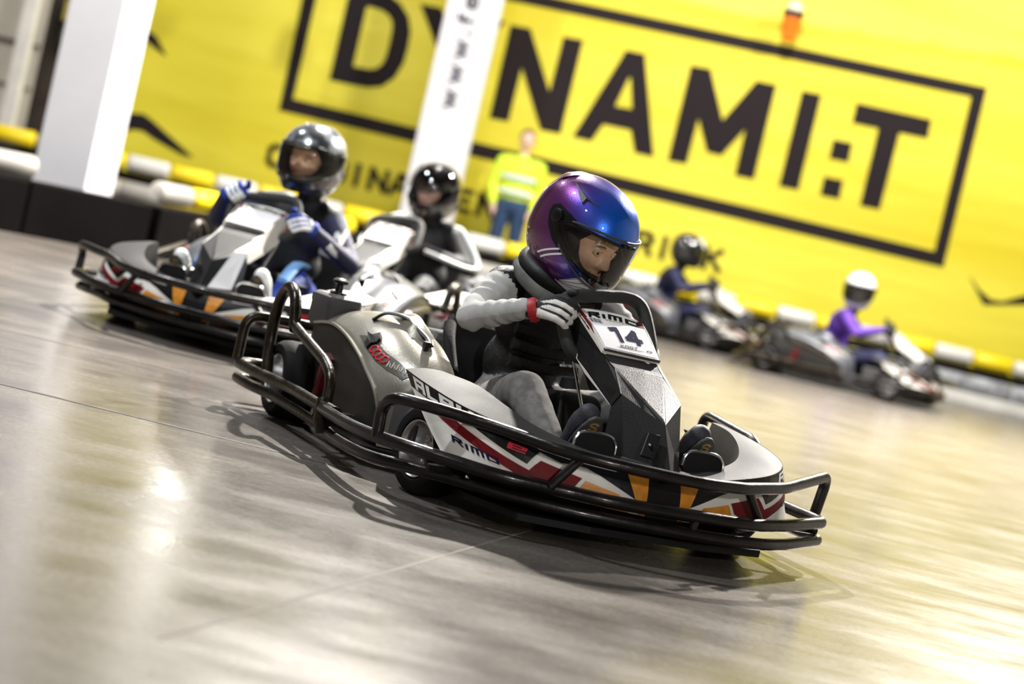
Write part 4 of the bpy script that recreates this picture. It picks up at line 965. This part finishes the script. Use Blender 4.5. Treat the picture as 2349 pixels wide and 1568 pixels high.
def build_helmet(parent, shellm, visorm, loc, yaw, pit, rol, scale, fancy=False, visor_up=False, lower=None):
    H = empty('helmet'); H.parent = parent; H.location = loc
    H.rotation_euler = (Matrix.Rotation(yaw, 4, 'Z') @ Matrix.Rotation(pit, 4, 'Y') @ Matrix.Rotation(rol, 4, 'X')).to_euler(); H.scale = (scale,) * 3
    b = MB(); NA = 72
    for k, mi in ((1.0, 0), (.955, 1)):
        az = [-PI + 2 * PI * i / NA for i in range(NA)]
        rows = []
        for j in range(17): rows.append([shell_pt(a, port(a, True) + (PI / 2 - .001 - port(a, True)) * j / 16, k) for a in az])
        vs = [p for r in rows for p in r]
        b.add(vs, [(j * NA + i, j * NA + (i + 1) % NA, (j + 1) * NA + (i + 1) % NA, (j + 1) * NA + i) for j in range(16) for i in range(NA)], mi)
        rows = []
        for j in range(13): rows.append([shell_pt(a, port(a, False) + (math.radians(-66) - port(a, False)) * j / 12, k) for a in az])
        vs = [p for r in rows for p in r]
        b.add(vs, [(j * NA + i, j * NA + (i + 1) % NA, (j + 1) * NA + (i + 1) % NA, (j + 1) * NA + i) for j in range(12) for i in range(NA)], mi)
    # rims of the eye port and of the neck
    for fn in (lambda a: port(a, True), lambda a: port(a, False)):
        A = [shell_pt(a, fn(a), 1.0) for a in [-AZP + 2 * AZP * i / 40 for i in range(41)]]; B = [shell_pt(a, fn(a), .955) for a in [-AZP + 2 * AZP * i / 40 for i in range(41)]]
        b.add(A + B, [(i, i + 1, 41 + i + 1, 41 + i) for i in range(40)], 1)
    sh = b.build('shell', [shellm, M['neck_black']], H, merge=False, angle=60)
    q = MB(); rows = [[shell_pt(a, math.radians(-64), k) for a in [2 * PI * i / 40 for i in range(40)]] for k in (1.012, 1.0, .93, .90)]
    loft(q, rows, cap=False); q.build('neck_roll', M['neck_black'], H)
    # padded liner closing the gap round the face
    q = MB(); nL = 40
    azs = [-AZP * .98 + 1.96 * AZP * i / nL for i in range(nL + 1)]
    outer = [shell_pt(a, port(a, True) + .03, .955) for a in azs] + [shell_pt(a, port(a, False) - .03, .955) for a in reversed(azs)]
    inner = []
    for i in range(nL + 1):
        t = PI * i / nL; inner.append(Vector((.078, -.052 * math.cos(t), -.012 + .058 * math.sin(t))))
    for i in range(nL + 1):
        t = PI * i / nL; inner.append(Vector((.078, .052 * math.cos(t), -.012 - .066 * math.sin(t))))
    midr = [o_.lerp(n_, .55) + Vector((-.004, 0, 0)) for o_, n_ in zip(outer, inner)]
    loft(q, [outer, midr, inner], cap=False); q.build('liner', M['neck_black'], H)
    # gasket
    q = MB()
    lp = [shell_pt(a, port(a, True), 1.0) for a in [-AZP + 2 * AZP * i / 40 for i in range(41)]] + [shell_pt(a, port(a, False), 1.0) for a in [AZP - 2 * AZP * i / 40 for i in range(1, 40)]]
    tube(q, lp, .0045, 8, closed=True); q.build('gasket', M['black_gloss'], H)
    # visor
    q = MB(); A2 = math.radians(94); n = 48; rows = []
    for j in range(9):
        r = []
        for i in range(n + 1):
            a = -A2 + 2 * A2 * i / n; t = abs(a) / A2
            u_ = port(a * .9, True) + math.radians(5) * (1 - t) + .02; l_ = port(a * .9, False) - math.radians(6) * (1 - t) - .02
            el = l_ + (u_ - l_) * j / 8 + (math.radians(30) if visor_up else 0)
            r.append(shell_pt(a, el, 1.035))
        rows.append(r)
    loft(q, rows, closed=False, cap=False); vz = q.build('visor', visorm, H)
    q = MB()
    for rr in (rows[0], rows[-1]): tube(q, rr[6:-6], .0028, 6)
    q.build('visor_edge', M['black_gloss'] if not fancy else M['grey_plastic'], vz)
    for s in (-1, 1):
        q = MB(); c = shell_pt(s * math.radians(93), math.radians(9), 1.0); d = Vector((0, s, 0))
        tube(q, [c - d * .004, c + d * .008, c + d * .011], [.020, .020, .014], 16); q.build('pivot', M['black_gloss'], H)
        # dark side plate between pivot and port
        q = MB(); f = lambda a, e: shell_pt(a, e, 1.008)
        sp = [(s * math.radians(x_), math.radians(y_)) for x_, y_ in ((62, 17), (78, 20), (101, 21), (109, 14), (108, 6), (99, -7), (83, -18), (61, -24), (42, -22), (50, -14), (66, -6), (72, 4))]
        decal(q, sp, f, .08, .08); q.build('side_plate', M['black_gloss'], H, smooth=False)
    if fancy:
        f = lambda a, e: shell_pt(a, e, 1.006)
        r = math.radians
        q = MB(); decal(q, [(r(-42), r(-20)), (r(-20), r(-20)), (r(20), r(-20)), (r(42), r(-20)), (r(28), r(-27)), (r(8), r(-31)), (r(-8), r(-31)), (r(-28), r(-27))], f, .08, .08)
        q.build('chin_panel', mat('chin_grey', (.02, .03, .03), .3), H, smooth=False)
        for s in (-1, 1):
            q = MB(); decal(q, [(s * r(52), r(-52)), (s * r(30), r(-27.5)), (s * r(9), r(-31.5)), (s * r(9), r(-46)), (s * r(30), r(-52))], f, .08, .08); q.build('white_flash', M['helmet_white'], H, smooth=False)
            for k in range(4):
                q = MB(); decal(q, [(s * r(50), r(-49 - k * .3)), (s * r(30 - k * 6), r(-28.5 - k * 3.6)), (s * r(29.4 - k * 6), r(-28.9 - k * 3.6)), (s * r(49.5), r(-49.4 - k * .3))], lambda a, e: shell_pt(a, e, 1.010), .08, .08); q.build('pinstripe', M['black_gloss'], H, smooth=False)
            for (a0, e0, a1, e1) in ((99, -43, 67, -19), (91, -45, 60, -20)):
                q = MB(); decal(q, [(s * r(a0), r(e0)), (s * r(a1), r(e1)), (s * r(a1 - 2.5), r(e1 - .4)), (s * r(a0 - 2.8), r(e0 - .6))], lambda a, e: shell_pt(a, e, 1.010), .06, .06); q.build('white_pinstripe', M['helmet_white'], H, smooth=False)
            # fin shaped black scoop at the top side
            base = [(118, 48), (95, 52.5), (78, 51), (53, 43.5), (65, 43.5), (76, 43.5), (76, 37), (87, 41)]
            base = [(s * r(a), r(e)) for a, e in base]
            q = MB(); pa = [shell_pt(a, e, .995) for a, e in base]; pb = [shell_pt(a, e, 1.045 if i in (6, 5) else 1.012) for i, (a, e) in enumerate(base)]
            for t in tri2(base): q.add([pb[i] for i in t], [(0, 1, 2)])
            q.add(pa + pb, [(i, (i + 1) % 8, 8 + (i + 1) % 8, 8 + i) for i in range(8)]); q.build('vent_scoop', M['grey_plastic'], H, smooth=False)
        q = MB(); ring = [(r(150 + 60 * i / 6), r(48)) for i in range(7)] + [(r(210 - 60 * i / 6), r(30)) for i in range(7)]
        rr = [[shell_pt(a, r(58), 1.003) for a in [r(140 + 80 * i / 10) for i in range(11)]], [shell_pt(a, r(50), 1.022) for a in [r(138 + 84 * i / 10) for i in range(11)]], [shell_pt(a, r(38), 1.032) for a in [r(138 + 84 * i / 10) for i in range(11)]], [shell_pt(a, r(30), 1.003) for a in [r(142 + 76 * i / 10) for i in range(11)]]]
        loft(q, rr, closed=False, cap=False); q.build('rear_spoiler', M['helmet_purple'], H)
        q = MB()
        for k in range(3): box(q, shell_pt(0 + r((k - 1) * 7), r(17), 1.05), (.01, .014, .008))
        q.build('front_vent', M['black_plastic'], H, smooth=False)
    elif lower:
        q = MB(); f = lambda a, e: shell_pt(a, e, 1.006); r = math.radians
        decal(q, [(r(-62), r(-27)), (r(62), r(-27)), (r(120), r(-30)), (r(120), r(-64)), (r(-120), r(-64)), (r(-120), r(-30))], f, .12, .12)
        q.build('lower_half', lower, H, smooth=False)
    return H
def build_face(H, skin, detail=True, hair=None, balaclava=False, glasses=False):
    """head inside the helmet, in helmet coordinates"""
    b = MB(); nu, nv = 64, 56; vs = []
    for j in range(nv + 1):
        el = -PI / 2 + PI * j / nv
        for i in range(nu):
            az = 2 * PI * i / nu; d = head_dir(az, el)
            r_ = (abs(d.x / .098) ** 2.2 + abs(d.y / .076) ** 2.2 + abs(d.z / .122) ** 2.2) ** (-1 / 2.2)
            p = d * r_
            if p.x > 0:
                g = lambda y, z, sy, sz: math.exp(-((p.y - y) / sy) ** 2 - ((p.z - z) / sz) ** 2)
                dx = .023 * g(0, -.030, .013, .016) + .018 * g(0, -.006, .009, .022) + .008 * g(.012, -.036, .009, .009) + .008 * g(-.012, -.036, .009, .009)
                dx += -.014 * g(.031, .002, .017, .013) - .014 * g(-.031, .002, .017, .013)
                dx += .007 * g(.030, .022, .024, .009) + .007 * g(-.030, .022, .024, .009)
                dx += .006 * g(.038, -.030, .020, .018) + .006 * g(-.038, -.030, .020, .018)
                dx += .008 * g(0, -.062, .022, .007) + .010 * g(0, -.095, .022, .015)
                p.x += dx
            if p.z < -.03: p.y *= 1 + (p.z + .03) * 2.6
            vs.append(p)
    fs = [(j * nu + i, j * nu + (i + 1) % nu, (j + 1) * nu + (i + 1) % nu, (j + 1) * nu + i) for j in range(nv) for i in range(nu)]
    b.add(vs, fs, 0)
    if balaclava:
        b.m = [1 if (sum(b.v[i][2] for i in f) / 4 < -.045) else 0 for f in b.f]
    hd = b.build('head', [skin, M['neck_black']], H, angle=80); hd.location = (.018, 0, -.012)
    if detail:
        for s in (-1, 1):
            q = MB(); ellipsoid(q, (.078, .031 * s, .001), (.013, .014, .013)); q.build('eyeball', M['eye'], hd)
            q = MB(); ellipsoid(q, (.0885, .030 * s - .003, -.002), (.004, .006, .006)); q.build('iris', M['iris'], hd)
            q = MB(); tube(q, spline([(.088, .014 * s, .003), (.094, .030 * s, .010), (.085, .047 * s, .003)], 4), .0035, 6); tube(q, spline([(.088, .014 * s, -.002), (.0915, .030 * s, -.009), (.084, .047 * s, -.002)], 4), .003, 6); q.build('eyelid', skin, hd)
            q = MB(); tube(q, spline([(.094, .014 * s, .018), (.096, .030 * s, .023), (.084, .052 * s, .018)], 4), [.003] * 4 + [.0028] * 4 + [.001], 6, flat=(1.0, .8)); q.build('eyebrow', M['brow'], hd)
        q = MB(); tube(q, spline([(.094, -.022, -.062), (.105, -.008, -.060), (.106, 0, -.061), (.105, .008, -.060), (.094, .022, -.062)], 4), .0042, 8, flat=(1.2, .8)); q.build('mouth', M['lip'], hd)
        for s in (-1, 1):
            q = MB(); ellipsoid(q, (.0, .078 * s, -.005), (.016, .006, .026)); q.build('ear', skin, hd)
    if hair:
        q = MB()
        for k in range(26):
            y0 = -.05 + .1 * k / 25; a = random.uniform(-.008, .008)
            tube(q, spline([(.05, y0, .10), (.082, y0 + a, .078), (.096, y0 + a * 2 - .008, .058), (.099, y0 + a * 2 - .016, .040 + random.uniform(-.006, .004))], 4), [.0032] * 8 + [.0026] * 4 + [.001], 5)
        q.build('hair', hair, hd)
    return hd

def remesh_body(name, prims, mats, parent, voxel=.012, wrinkles=None, smooth_it=6):
    """prims: (kind, args, material index) -> one continuous skin"""
    b = MB()
    for p in prims:
        if p[0] == 'c': capsule(b, *p[1])
        elif p[0] == 'e': ellipsoid(b, *p[1])
    me = bpy.data.meshes.new(name + '_raw'); me.from_pydata(b.v, [], b.f)
    bm = bmesh.new(); bm.from_mesh(me); bmesh.ops.recalc_face_normals(bm, faces=bm.faces); bm.to_mesh(me); bm.free()
    o = bpy.data.objects.new(name, me); COL.objects.link(o)
    r = o.modifiers.new('r', 'REMESH'); r.mode = 'VOXEL'; r.voxel_size = voxel
    s = o.modifiers.new('s', 'SMOOTH'); s.iterations = smooth_it; s.factor = .6
    dg = bpy.context.evaluated_depsgraph_get(); ev = o.evaluated_get(dg)
    me2 = bpy.data.meshes.new_from_object(ev); o.modifiers.clear(); o.data = me2; bpy.data.meshes.remove(me)
    me2.name = name; me2.materials.clear()
    for q in mats: me2.materials.append(q)
    segs = []
    for p in prims:
        if p[0] == 'c': a, ra, c, rc = [Vector(v) if i % 2 == 0 else v for i, v in enumerate(p[1][:4])]; segs.append((a, ra, c, rc, p[2], p[3] if len(p) > 3 else 0))
        else: a = Vector(p[1][0]); ra = sum(p[1][1]) / 3; segs.append((a, ra, a + Vector((0, 0, .0001)), ra, p[2], 0))
    def near(v):
        best = None
        for a, ra, c, rc, mi, wr in segs:
            d = c - a; t = max(0, min(1, (v - a).dot(d) / max(d.length_squared, 1e-9))); dist = (v - (a + d * t)).length - (ra + (rc - ra) * t)
            if best is None or dist < best[0]: best = (dist, mi, wr, t * d.length, t)
        return best
    for pl in me2.polygons:
        pl.material_index = near(pl.center)[1]; pl.use_smooth = True
    nrm = [v.normal.copy() for v in me2.vertices]
    for v, nn in zip(me2.vertices, nrm):
        n_ = near(v.co)
        if n_[2]:
            s_ = n_[3]; ph = noise.noise(v.co * 7) * 3
            amp = n_[2] * (.6 + .6 * noise.noise(v.co * 5 + Vector((3, 1, 2))))
            v.co += nn * amp * math.sin(s_ * 105 + ph * 2.2)
    me2.update()
    if parent: o.parent = parent
    return o

def glove(parent, side, wrist, palm, axis, normal, grip_r, mats, sc_=1.0):
    """palm centre lies on the rim; fingers cross `axis` (the rim direction) and curl round it.
    normal points out of the back of the hand; mats = palm, fingers, thumb, cuff"""
    ax = Vector(axis).normalized(); nn = Vector(normal); nn = (nn - ax * nn.dot(ax)).normalized(); fw = ax.cross(nn).normalized()
    C = Vector(palm); W_ = Vector(wrist)
    if fw.dot(W_ - C) > 0: fw = -fw
    prims = []
    K0 = C - fw * .030 * sc_ + nn * (grip_r + .010)
    prims.append(('c', (W_, .027 * sc_, K0, .022 * sc_), 0))
    offs = [o_ * sc_ for o_ in (-.034, -.0115, .0115, .034)]
    for k, off in enumerate(offs):
        prims.append(('c', (W_.lerp(K0, .45) + ax * off * .5 + nn * .008, .016 * sc_, C - fw * .010 + nn * (grip_r + .016) + ax * off, .0118 * sc_), 1 if k in (0, 1, 2) else 0))
    lens = (.88, 1.06, 1.0, .84)
    for k, off in enumerate(offs):
        L = lens[k]; r = .0108 * sc_; g = grip_r + .010
        pts = [C - fw * .010 + nn * (g + .006) + ax * off]
        for a in (58, 15, -30, -75):
            t = math.radians(a); pts.append(C + fw * (g * math.cos(t)) * (.9 + .25 * L) + nn * (g * math.sin(t)) + ax * off)
        for i in range(4): prims.append(('c', (pts[i], r * (1.08 - .06 * i), pts[i + 1], r * (1.02 - .06 * i)), 1 if k < 3 else 2))
    T0 = C - fw * .038 * sc_ + nn * .010 + ax * .030 * sc_; T1 = C - fw * .028 + nn * .004 + ax * .052 * sc_; T2 = C - fw * .006 + nn * (grip_r * .6 + .004) + ax * .066 * sc_; T3 = C + fw * .012 + nn * (grip_r * .7) + ax * .070 * sc_
    for a, ra, c, rc in ((T0, .015, T1, .0135), (T1, .0135, T2, .0120), (T2, .0120, T3, .0105)): prims.append(('c', (a, ra * sc_, c, rc * sc_), 2))
    o = remesh_body('glove', prims, mats, parent, voxel=.0040, smooth_it=2)
    # dark gussets between the fingers on the back of the hand
    for k in range(3):
        off = (offs[k] + offs[k + 1]) / 2; g = grip_r + .016
        q = MB(); tube(q, spline([W_.lerp(K0, .75) + ax * off * .7 + nn * .022, C - fw * .012 + nn * (g + .008) + ax * off, C + fw * (g * .7) + nn * (g * .72) + ax * off, C + fw * (g * 1.12) + ax * off], 5), .0052 * sc_, 8)
        q.build('finger_gusset', mats[0] if mats[0] is not mats[1] else mats[2], o)
    q = MB(); d = (K0 - W_).normalized(); tube(q, [W_ - d * .012, W_ + d * .002, W_ + d * .016], [.034 * sc_, .036 * sc_, .032 * sc_], 18); q.build('cuff', mats[3], o)
    return o

def shoe(parent, s, ank, toe, m, x=0, logo=True):
    A = Vector(ank); T = Vector(toe); up = (T - A).normalized()
    prims = [('c', (A + Vector((-.03, 0, .02)), .045, A + Vector((-.005, 0, -.02)), .042), 0), ('c', (A + Vector((-.02, 0, -.01)), .040, A + Vector((.02, 0, .0)) + up * .05, .042), 0),
             ('c', (A + Vector((.01, 0, 0)) + up * .04, .042, T - up * .03, .044), 0), ('c', (T - up * .05, .045, T, .036), 0)]
    o = remesh_body('shoe', prims, [m], parent, voxel=.007, smooth_it=3)
    # sole on the front face
    n = Vector((up.z, 0, -up.x)); 
    pts = []
    for k in range(18):
        a = 2 * PI * k / 18; pts.append((math.cos(a) * .046, math.sin(a) * .122))
    c0 = (A + T) / 2 + up * .022 + n * .042
    q = MB(); f = lambda p, o_: c0 + Vector((0, 1, 0)) * p[0] + up * p[1] + n * o_
    loft(q, [[f(p, 0) for p in pts], [f(p, .012) for p in pts]]); so = q.build('sole', M['sole'], o, smooth=False, bevel=.003)
    if logo:
        q = MB(); text_on(q, 'S', lambda a, c: c0 + Vector((0, 1, 0)) * a + up * (c + .068) + n * .0135, -.014, .014, .0, .034, .2, .2, 0, du=.1, dv=.1)
        q.build('sole_mark', M['gold'], so, smooth=False)
    return o

def driver(name, label, yaw, X, D, J, suit, helm, gloves=None, shoes=True, face=None, extras=None):
    """suit: dict of material lists; J: joints in kart coordinates"""
    P = empty('person', (X, D, 0), -math.radians(yaw)); tag(P, label, 'person')
    g = lambda k: Vector(J[k])
    def mir(v): return Vector((v[0], -v[1], v[2]))
    pr = []
    T, A, L = 0, 1, 2
    pel, bel, che, nk = g('pelvis'), g('belly'), g('chest'), g('neck')
    pr += [('e', (pel, (.13, .165, .11)), T), ('e', (bel, (.115, .15, .13)), T), ('e', (che, (.125, .175, .15)), T), ('c', (che + Vector((0, 0, .04)), .10, nk, .062), T), ('c', (nk, .062, nk + Vector((.03, 0, .06)), .058), 3),
           ('c', (pel, .12, che, .12), T)]
    for sd in (-1, 1):
        f = (lambda k: g(k + ('R' if sd < 0 else 'L')))
        sh, el, wr, hp, kn, an = f('sh'), f('el'), f('wr'), f('hip'), f('kn'), f('an')
        pr += [('c', (che + Vector((0, .10 * sd, .09)), .075, sh, .068), T), ('c', (sh, .066, el, .050), A, J.get('wrk', 0)), ('c', (el, .050, wr, .034), A, J.get('wrk', 0)),
               ('c', (pel + Vector((0, .06 * sd, 0)), .10, hp, .092), L), ('c', (hp, .094, kn, .070), L, .0012), ('c', (kn, .068, an, .044), L, .0018)]
    body = remesh_body('body', pr, suit, P, voxel=.013)
    H = build_helmet(P, *helm[:2], *helm[2:7], **(helm[7] if len(helm) > 7 else {}))
    if face: build_face(H, *face[0], **face[1])
    if shoes:
        for sd in (-1, 1):
            an = g('anR' if sd < 0 else 'anL'); shoe(P, sd, an + Vector((.03, 0, -.03)), an + Vector((.145, 0, .150)), J.get('shoem', M['shoe']))
    return P, H, body
def sit(**k):
    d = dict(pelvis=(-.67, 0, .26), belly=(-.665, 0, .40), chest=(-.61, 0, .565), neck=(-.555, 0, .70),
             shR=(-.575, -.185, .655), elR=(-.455, -.335, .535), wrR=(-.215, -.238, .620), shL=(-.575, .185, .655), elL=(-.43, .33, .53), wrL=(-.205, .185, .500),
             hipR=(-.60, -.10, .25), knR=(-.20, -.205, .355), anR=(.075, -.195, .215), hipL=(-.60, .10, .25), knL=(-.20, .20, .35), anL=(.075, .20, .215))
    d.update(k); return d
r_ = math.radians

# foreground driver
J1 = sit(wrk=.0048)
P1_, H1, body1 = driver('d1', 'person in purple and blue helmet, black vest and grey sleeves steering kart 14', 63.8, .3486, 5.911, J1,
    [M['vest'], M['sweater'], M['jeans'], M['neck_black']],
    (M['helmet_purple'], M['visor'], (-.455, .0, .895), r_(24), r_(24), r_(0), 1.17, dict(fancy=True)),
    face=((M['skin'],), dict(hair=M['hair'])))
glove(P1_, 0, (-.215, -.236, .612), (-.156, -.160, .620), (-.16, .36, .62), (.10, -.75, .65), .0215, [M['glove_black'], M['glove_white'], M['glove_black'], M['glove_red']], 1.12)
glove(P1_, 1, (-.190, .170, .500), (-.100, .095, .520), (0, 1, .1), (.35, .3, -.9), .0215, [M['glove_black'], M['glove_white'], M['glove_black'], M['glove_red']], 1.12)
q = MB(); ring = [(-.545 + .105 * math.cos(a), .115 * math.sin(a), .735 + .045 * math.cos(a + PI)) for a in [2 * PI * k / 28 for k in range(28)]]
tube(q, ring, .042, 12, closed=True); nc = q.build('neck_collar', M['neck_black'], P1_)
q = MB(); tube(q, spline([(-.60, -.150, .735), (-.50, -.175, .705), (-.40, -.150, .665), (-.33, -.09, .640)], 6), .022, 8, flat=(1.1, .35)); q.build('collar_strap', M['grey_strap'], nc)
q = MB()
for k in range(5): tube(q, spline([(-.52 + .0 * k, -.13, .64 - .055 * k), (-.49 - .01 * k, 0, .63 - .055 * k), (-.52 + .0 * k, .13, .64 - .055 * k)], 6), .022, 8, flat=(1, .8))
q.build('vest_quilting', M['vest'], P1_)

# blue suited driver
J2 = sit(wrR=(-.20, -.22, .67), elR=(-.42, -.33, .55), chest=(-.62, .02, .58), neck=(-.58, .05, .73), wrL=(-.215, .23, .600), elL=(-.45, .37, .47), shoem=M['white_cloth'])
P2_, H2, body2 = driver('d2', 'person in silver patterned helmet and blue and white race suit', 103, -1.29, 8.68, J2,
    [M['black_suit'], M['navy_suit'], M['blue_suit'], M['neck_black']],
    (M['helmet_silver'], M['visor'], (-.50, .05, .925), r_(-8), r_(4), r_(0), 1.12, dict(lower=M['helmet_black'])),
    face=((M['skin'],), dict()))
glove(P2_, 0, (-.20, -.22, .67), (-.165, -.150, .690), (-.10, .5, .50), (.05, -.5, .85), .0215, [M['white_cloth'], M['white_cloth'], M['blue_suit'], M['blue_suit']])
glove(P2_, 1, (-.21, .23, .605), (-.150, .166, .610), (-.10, -.42, .62), (.10, .75, .65), .0215, [M['white_cloth'], M['white_cloth'], M['blue_suit'], M['blue_suit']])
q = MB()
for k in range(3): tube(q, spline([(-.50 + .02 * k, .30 - .02 * k, .62 - .05 * k), (-.42, .30, .56 - .03 * k), (-.33, .31 - .03 * k, .60 - .04 * k)], 5), .022, 8, flat=(1, .6))
tube(q, spline([(-.46, .345, .50), (-.36, .33, .505), (-.28, .29, .55)], 5), .022, 8); q.build('sleeve_print', M['white_cloth'], P2_)
q = MB(); tube(q, spline([(-.30, -.245, .385), (-.20, -.270, .375), (-.10, -.255, .32)], 5), .018, 8, flat=(1, .6)); q.build('trouser_print', mat('light_blue_print', (.25, .5, .9), .6), P2_); q = MB(); tube(q, spline([(-.30, .20, .425), (-.18, .20, .425), (-.05, .20, .35)], 5), .03, 8, flat=(.5, 1)); q.build('trouser_print', mat('light_blue_print', (.25, .5, .9), .6), P2_)

# black tracksuit driver
J3 = sit(wrR=(-.40, -.10, .55), elR=(-.50, -.33, .50), wrL=(-.38, .06, .56), elL=(-.48, .35, .50), chest=(-.62, 0, .58), neck=(-.60, 0, .73))
P3_, H3, body3 = driver('d3', 'person in black open helmet and black tracksuit with white sleeve stripes', 108, -.83, 11.05, J3,
    [M['black_suit'], M['black_suit'], M['black_suit'], M['neck_black']],
    (M['helmet_black'], M['visor_dark'], (-.54, 0, .915), r_(-6), r_(6), 0, 1.10, dict(visor_up=True)),
    face=((M['skin'],), dict()))
for s in (-1, 1):
    q = MB()
    sh, el, wr = Vector(J3['shR' if s < 0 else 'shL']), Vector(J3['elR' if s < 0 else 'elL']), Vector(J3['wrR' if s < 0 else 'wrL'])
    o_ = Vector((.02, .055 * s, .035)); tube(q, spline([sh + Vector((0, -.03 * s, .06)), sh + o_, el + Vector((.01, .045 * s, .01)), wr + Vector((.02, .03 * s, -.015))], 6), .024, 8, flat=(1, .55)); q.build('sleeve_stripe', M['white_cloth'], P3_)
pr = [('c', ((-.39, -.08, .555), .030, (-.345, -.01, .585), .036), 0)]
for k in range(4): pr += [('c', ((-.35, -.03 + .0 * k, .61 - .020 * k), .013, (-.315, .0, .612 - .020 * k), .012), 0), ('c', ((-.315, .0, .612 - .020 * k), .012, (-.325, .035, .608 - .020 * k), .011), 0)]
pr += [('c', ((-.36, .0, .60), .014, (-.335, .03, .635), .012), 0)]
remesh_body('hand', pr, [M['skin']], P3_, voxel=.005, smooth_it=2)

# far drivers
J4 = sit(wrL=(-.215, .235, .605))
P4_, H4, body4 = driver('d4', 'person in white helmet and purple jacket in distant kart at right', 12, 3.57, 17.8, J4,
    [M['purple_suit'], M['purple_suit'], M['navy_suit'], M['neck_black']],
    (M['helmet_white'], M['visor_dark'], (-.52, .0, .93), r_(-95), r_(8), 0, 1.12), face=None)
for s in (-1, 1): glove(P4_, s, (-.205, .236 * s, .615), (-.150, .165 * s, .625), (-.10, -.42 * s, .62), (.10, .75 * s, .65), .0215, [M['glove_black']] * 4)
P5_, H5, body5 = driver('d5', 'person in black and white helmet and navy suit in farthest kart', 10, 2.03, 19.45, J4,
    [M['navy_suit'], M['navy_suit'], M['navy_suit'], M['neck_black']],
    (M['helmet_black'], M['visor_dark'], (-.50, .0, .93), r_(20), r_(8), 0, 1.10), face=None)
q = MB(); decal(q, [(r_(-40), r_(22)), (r_(60), r_(22)), (r_(80), r_(70)), (r_(-70), r_(70))], lambda a, e: shell_pt(a, e, 1.01), .1, .1); q.build('white_patch', M['helmet_white'], H5, smooth=False)
for s in (-1, 1): glove(P5_, s, (-.205, .236 * s, .615), (-.150, .165 * s, .625), (-.10, -.42 * s, .62), (.10, .75 * s, .65), .0215, [M['glove_black']] * 4)

# marshal standing behind the far barrier
PM = empty('person', (-.34, 20.95, 0), r_(-90)); tag(PM, 'person standing at the banner in yellow high-visibility jacket and blue jeans', 'person')
pr = [('e', ((0, 0, .95), (.12, .165, .13)), 1), ('e', ((0, 0, 1.12), (.12, .17, .16)), 0), ('e', ((0, 0, 1.32), (.135, .20, .17)), 0), ('c', ((0, 0, 1.40), .11, (0, 0, 1.50), .06), 0), ('c', ((0, 0, 1.50), .055, (.01, 0, 1.58), .052), 2), ('e', ((.015, 0, 1.68), (.098, .078, .122)), 2)]
for s in (-1, 1):
    pr += [('c', ((0, .12 * s, 1.42), .08, (0, .20 * s, 1.42), .07), 0), ('c', ((0, .21 * s, 1.41), .072, (-.02, .27 * s, 1.15), .058), 0), ('c', ((-.02, .27 * s, 1.15), .056, (.09, .22 * s, .96), .044), 0),
           ('c', ((0, .09 * s, .93), .10, (.02, .11 * s, .50), .072), 1), ('c', ((.02, .11 * s, .50), .07, (-.01, .12 * s, .12), .050), 1)]
    pr += [('c', ((.09, .215 * s, .94), .030, (.105, .20 * s, .87), .034), 2)]
    for k in range(4): pr.append(('c', ((.09 + .014 * k, .20 * s, .85), .011, (.092 + .014 * k, .185 * s, .785 + .004 * abs(k - 1.5)), .009), 2))
    pr.append(('c', ((.135, .20 * s, .89), .012, (.145, .175 * s, .84), .010), 2))
    pr += [('c', ((-.02, .12 * s, .06), .045, (.15, .13 * s, .045), .040), 3)]
bd = remesh_body('body', pr, [M['hivis'], M['denim_blue'], M['skin'], M['shoe']], PM, voxel=.013)
for z in (1.10, 1.26):
    q = MB(); tube(q, [(.135 * math.cos(a), .192 * math.sin(a), z) for a in [2 * PI * k / 28 for k in range(28)]], .022, 8, closed=True, flat=(1.1, .5)); q.build('reflective_band', M['reflective'], PM)
q = MB(); b0 = MB(); ellipsoid(q, (-.005, 0, 1.715), (.105, .085, .105)); q.f = [f for f in q.f if sum(q.v[i][2] for i in f) / 4 > 1.70 and not (sum(q.v[i][0] for i in f) / 4 > .055 and sum(q.v[i][2] for i in f) / 4 < 1.76)]; q.m = [0] * len(q.f); q.build('hair', M['brow'], PM)
for s in (-1, 1):
    q = MB(); ellipsoid(q, (.10, .03 * s, 1.69), (.01, .012, .009)); q.build('eye', M['iris'], PM)
    q = MB(); ellipsoid(q, (.01, .080 * s, 1.68), (.016, .008, .028)); q.build('ear', M['skin'], PM)
q = MB(); capsule(q, (.105, 0, 1.69), .008, (.125, 0, 1.655), .012, 8); q.build('nose', M['skin'], PM)
q = MB(); tube(q, [(.105, -.022, 1.625), (.112, 0, 1.623), (.105, .022, 1.625)], .006, 6); q.build('mouth', M['lip'], PM)
bpy.context.view_layer.update()
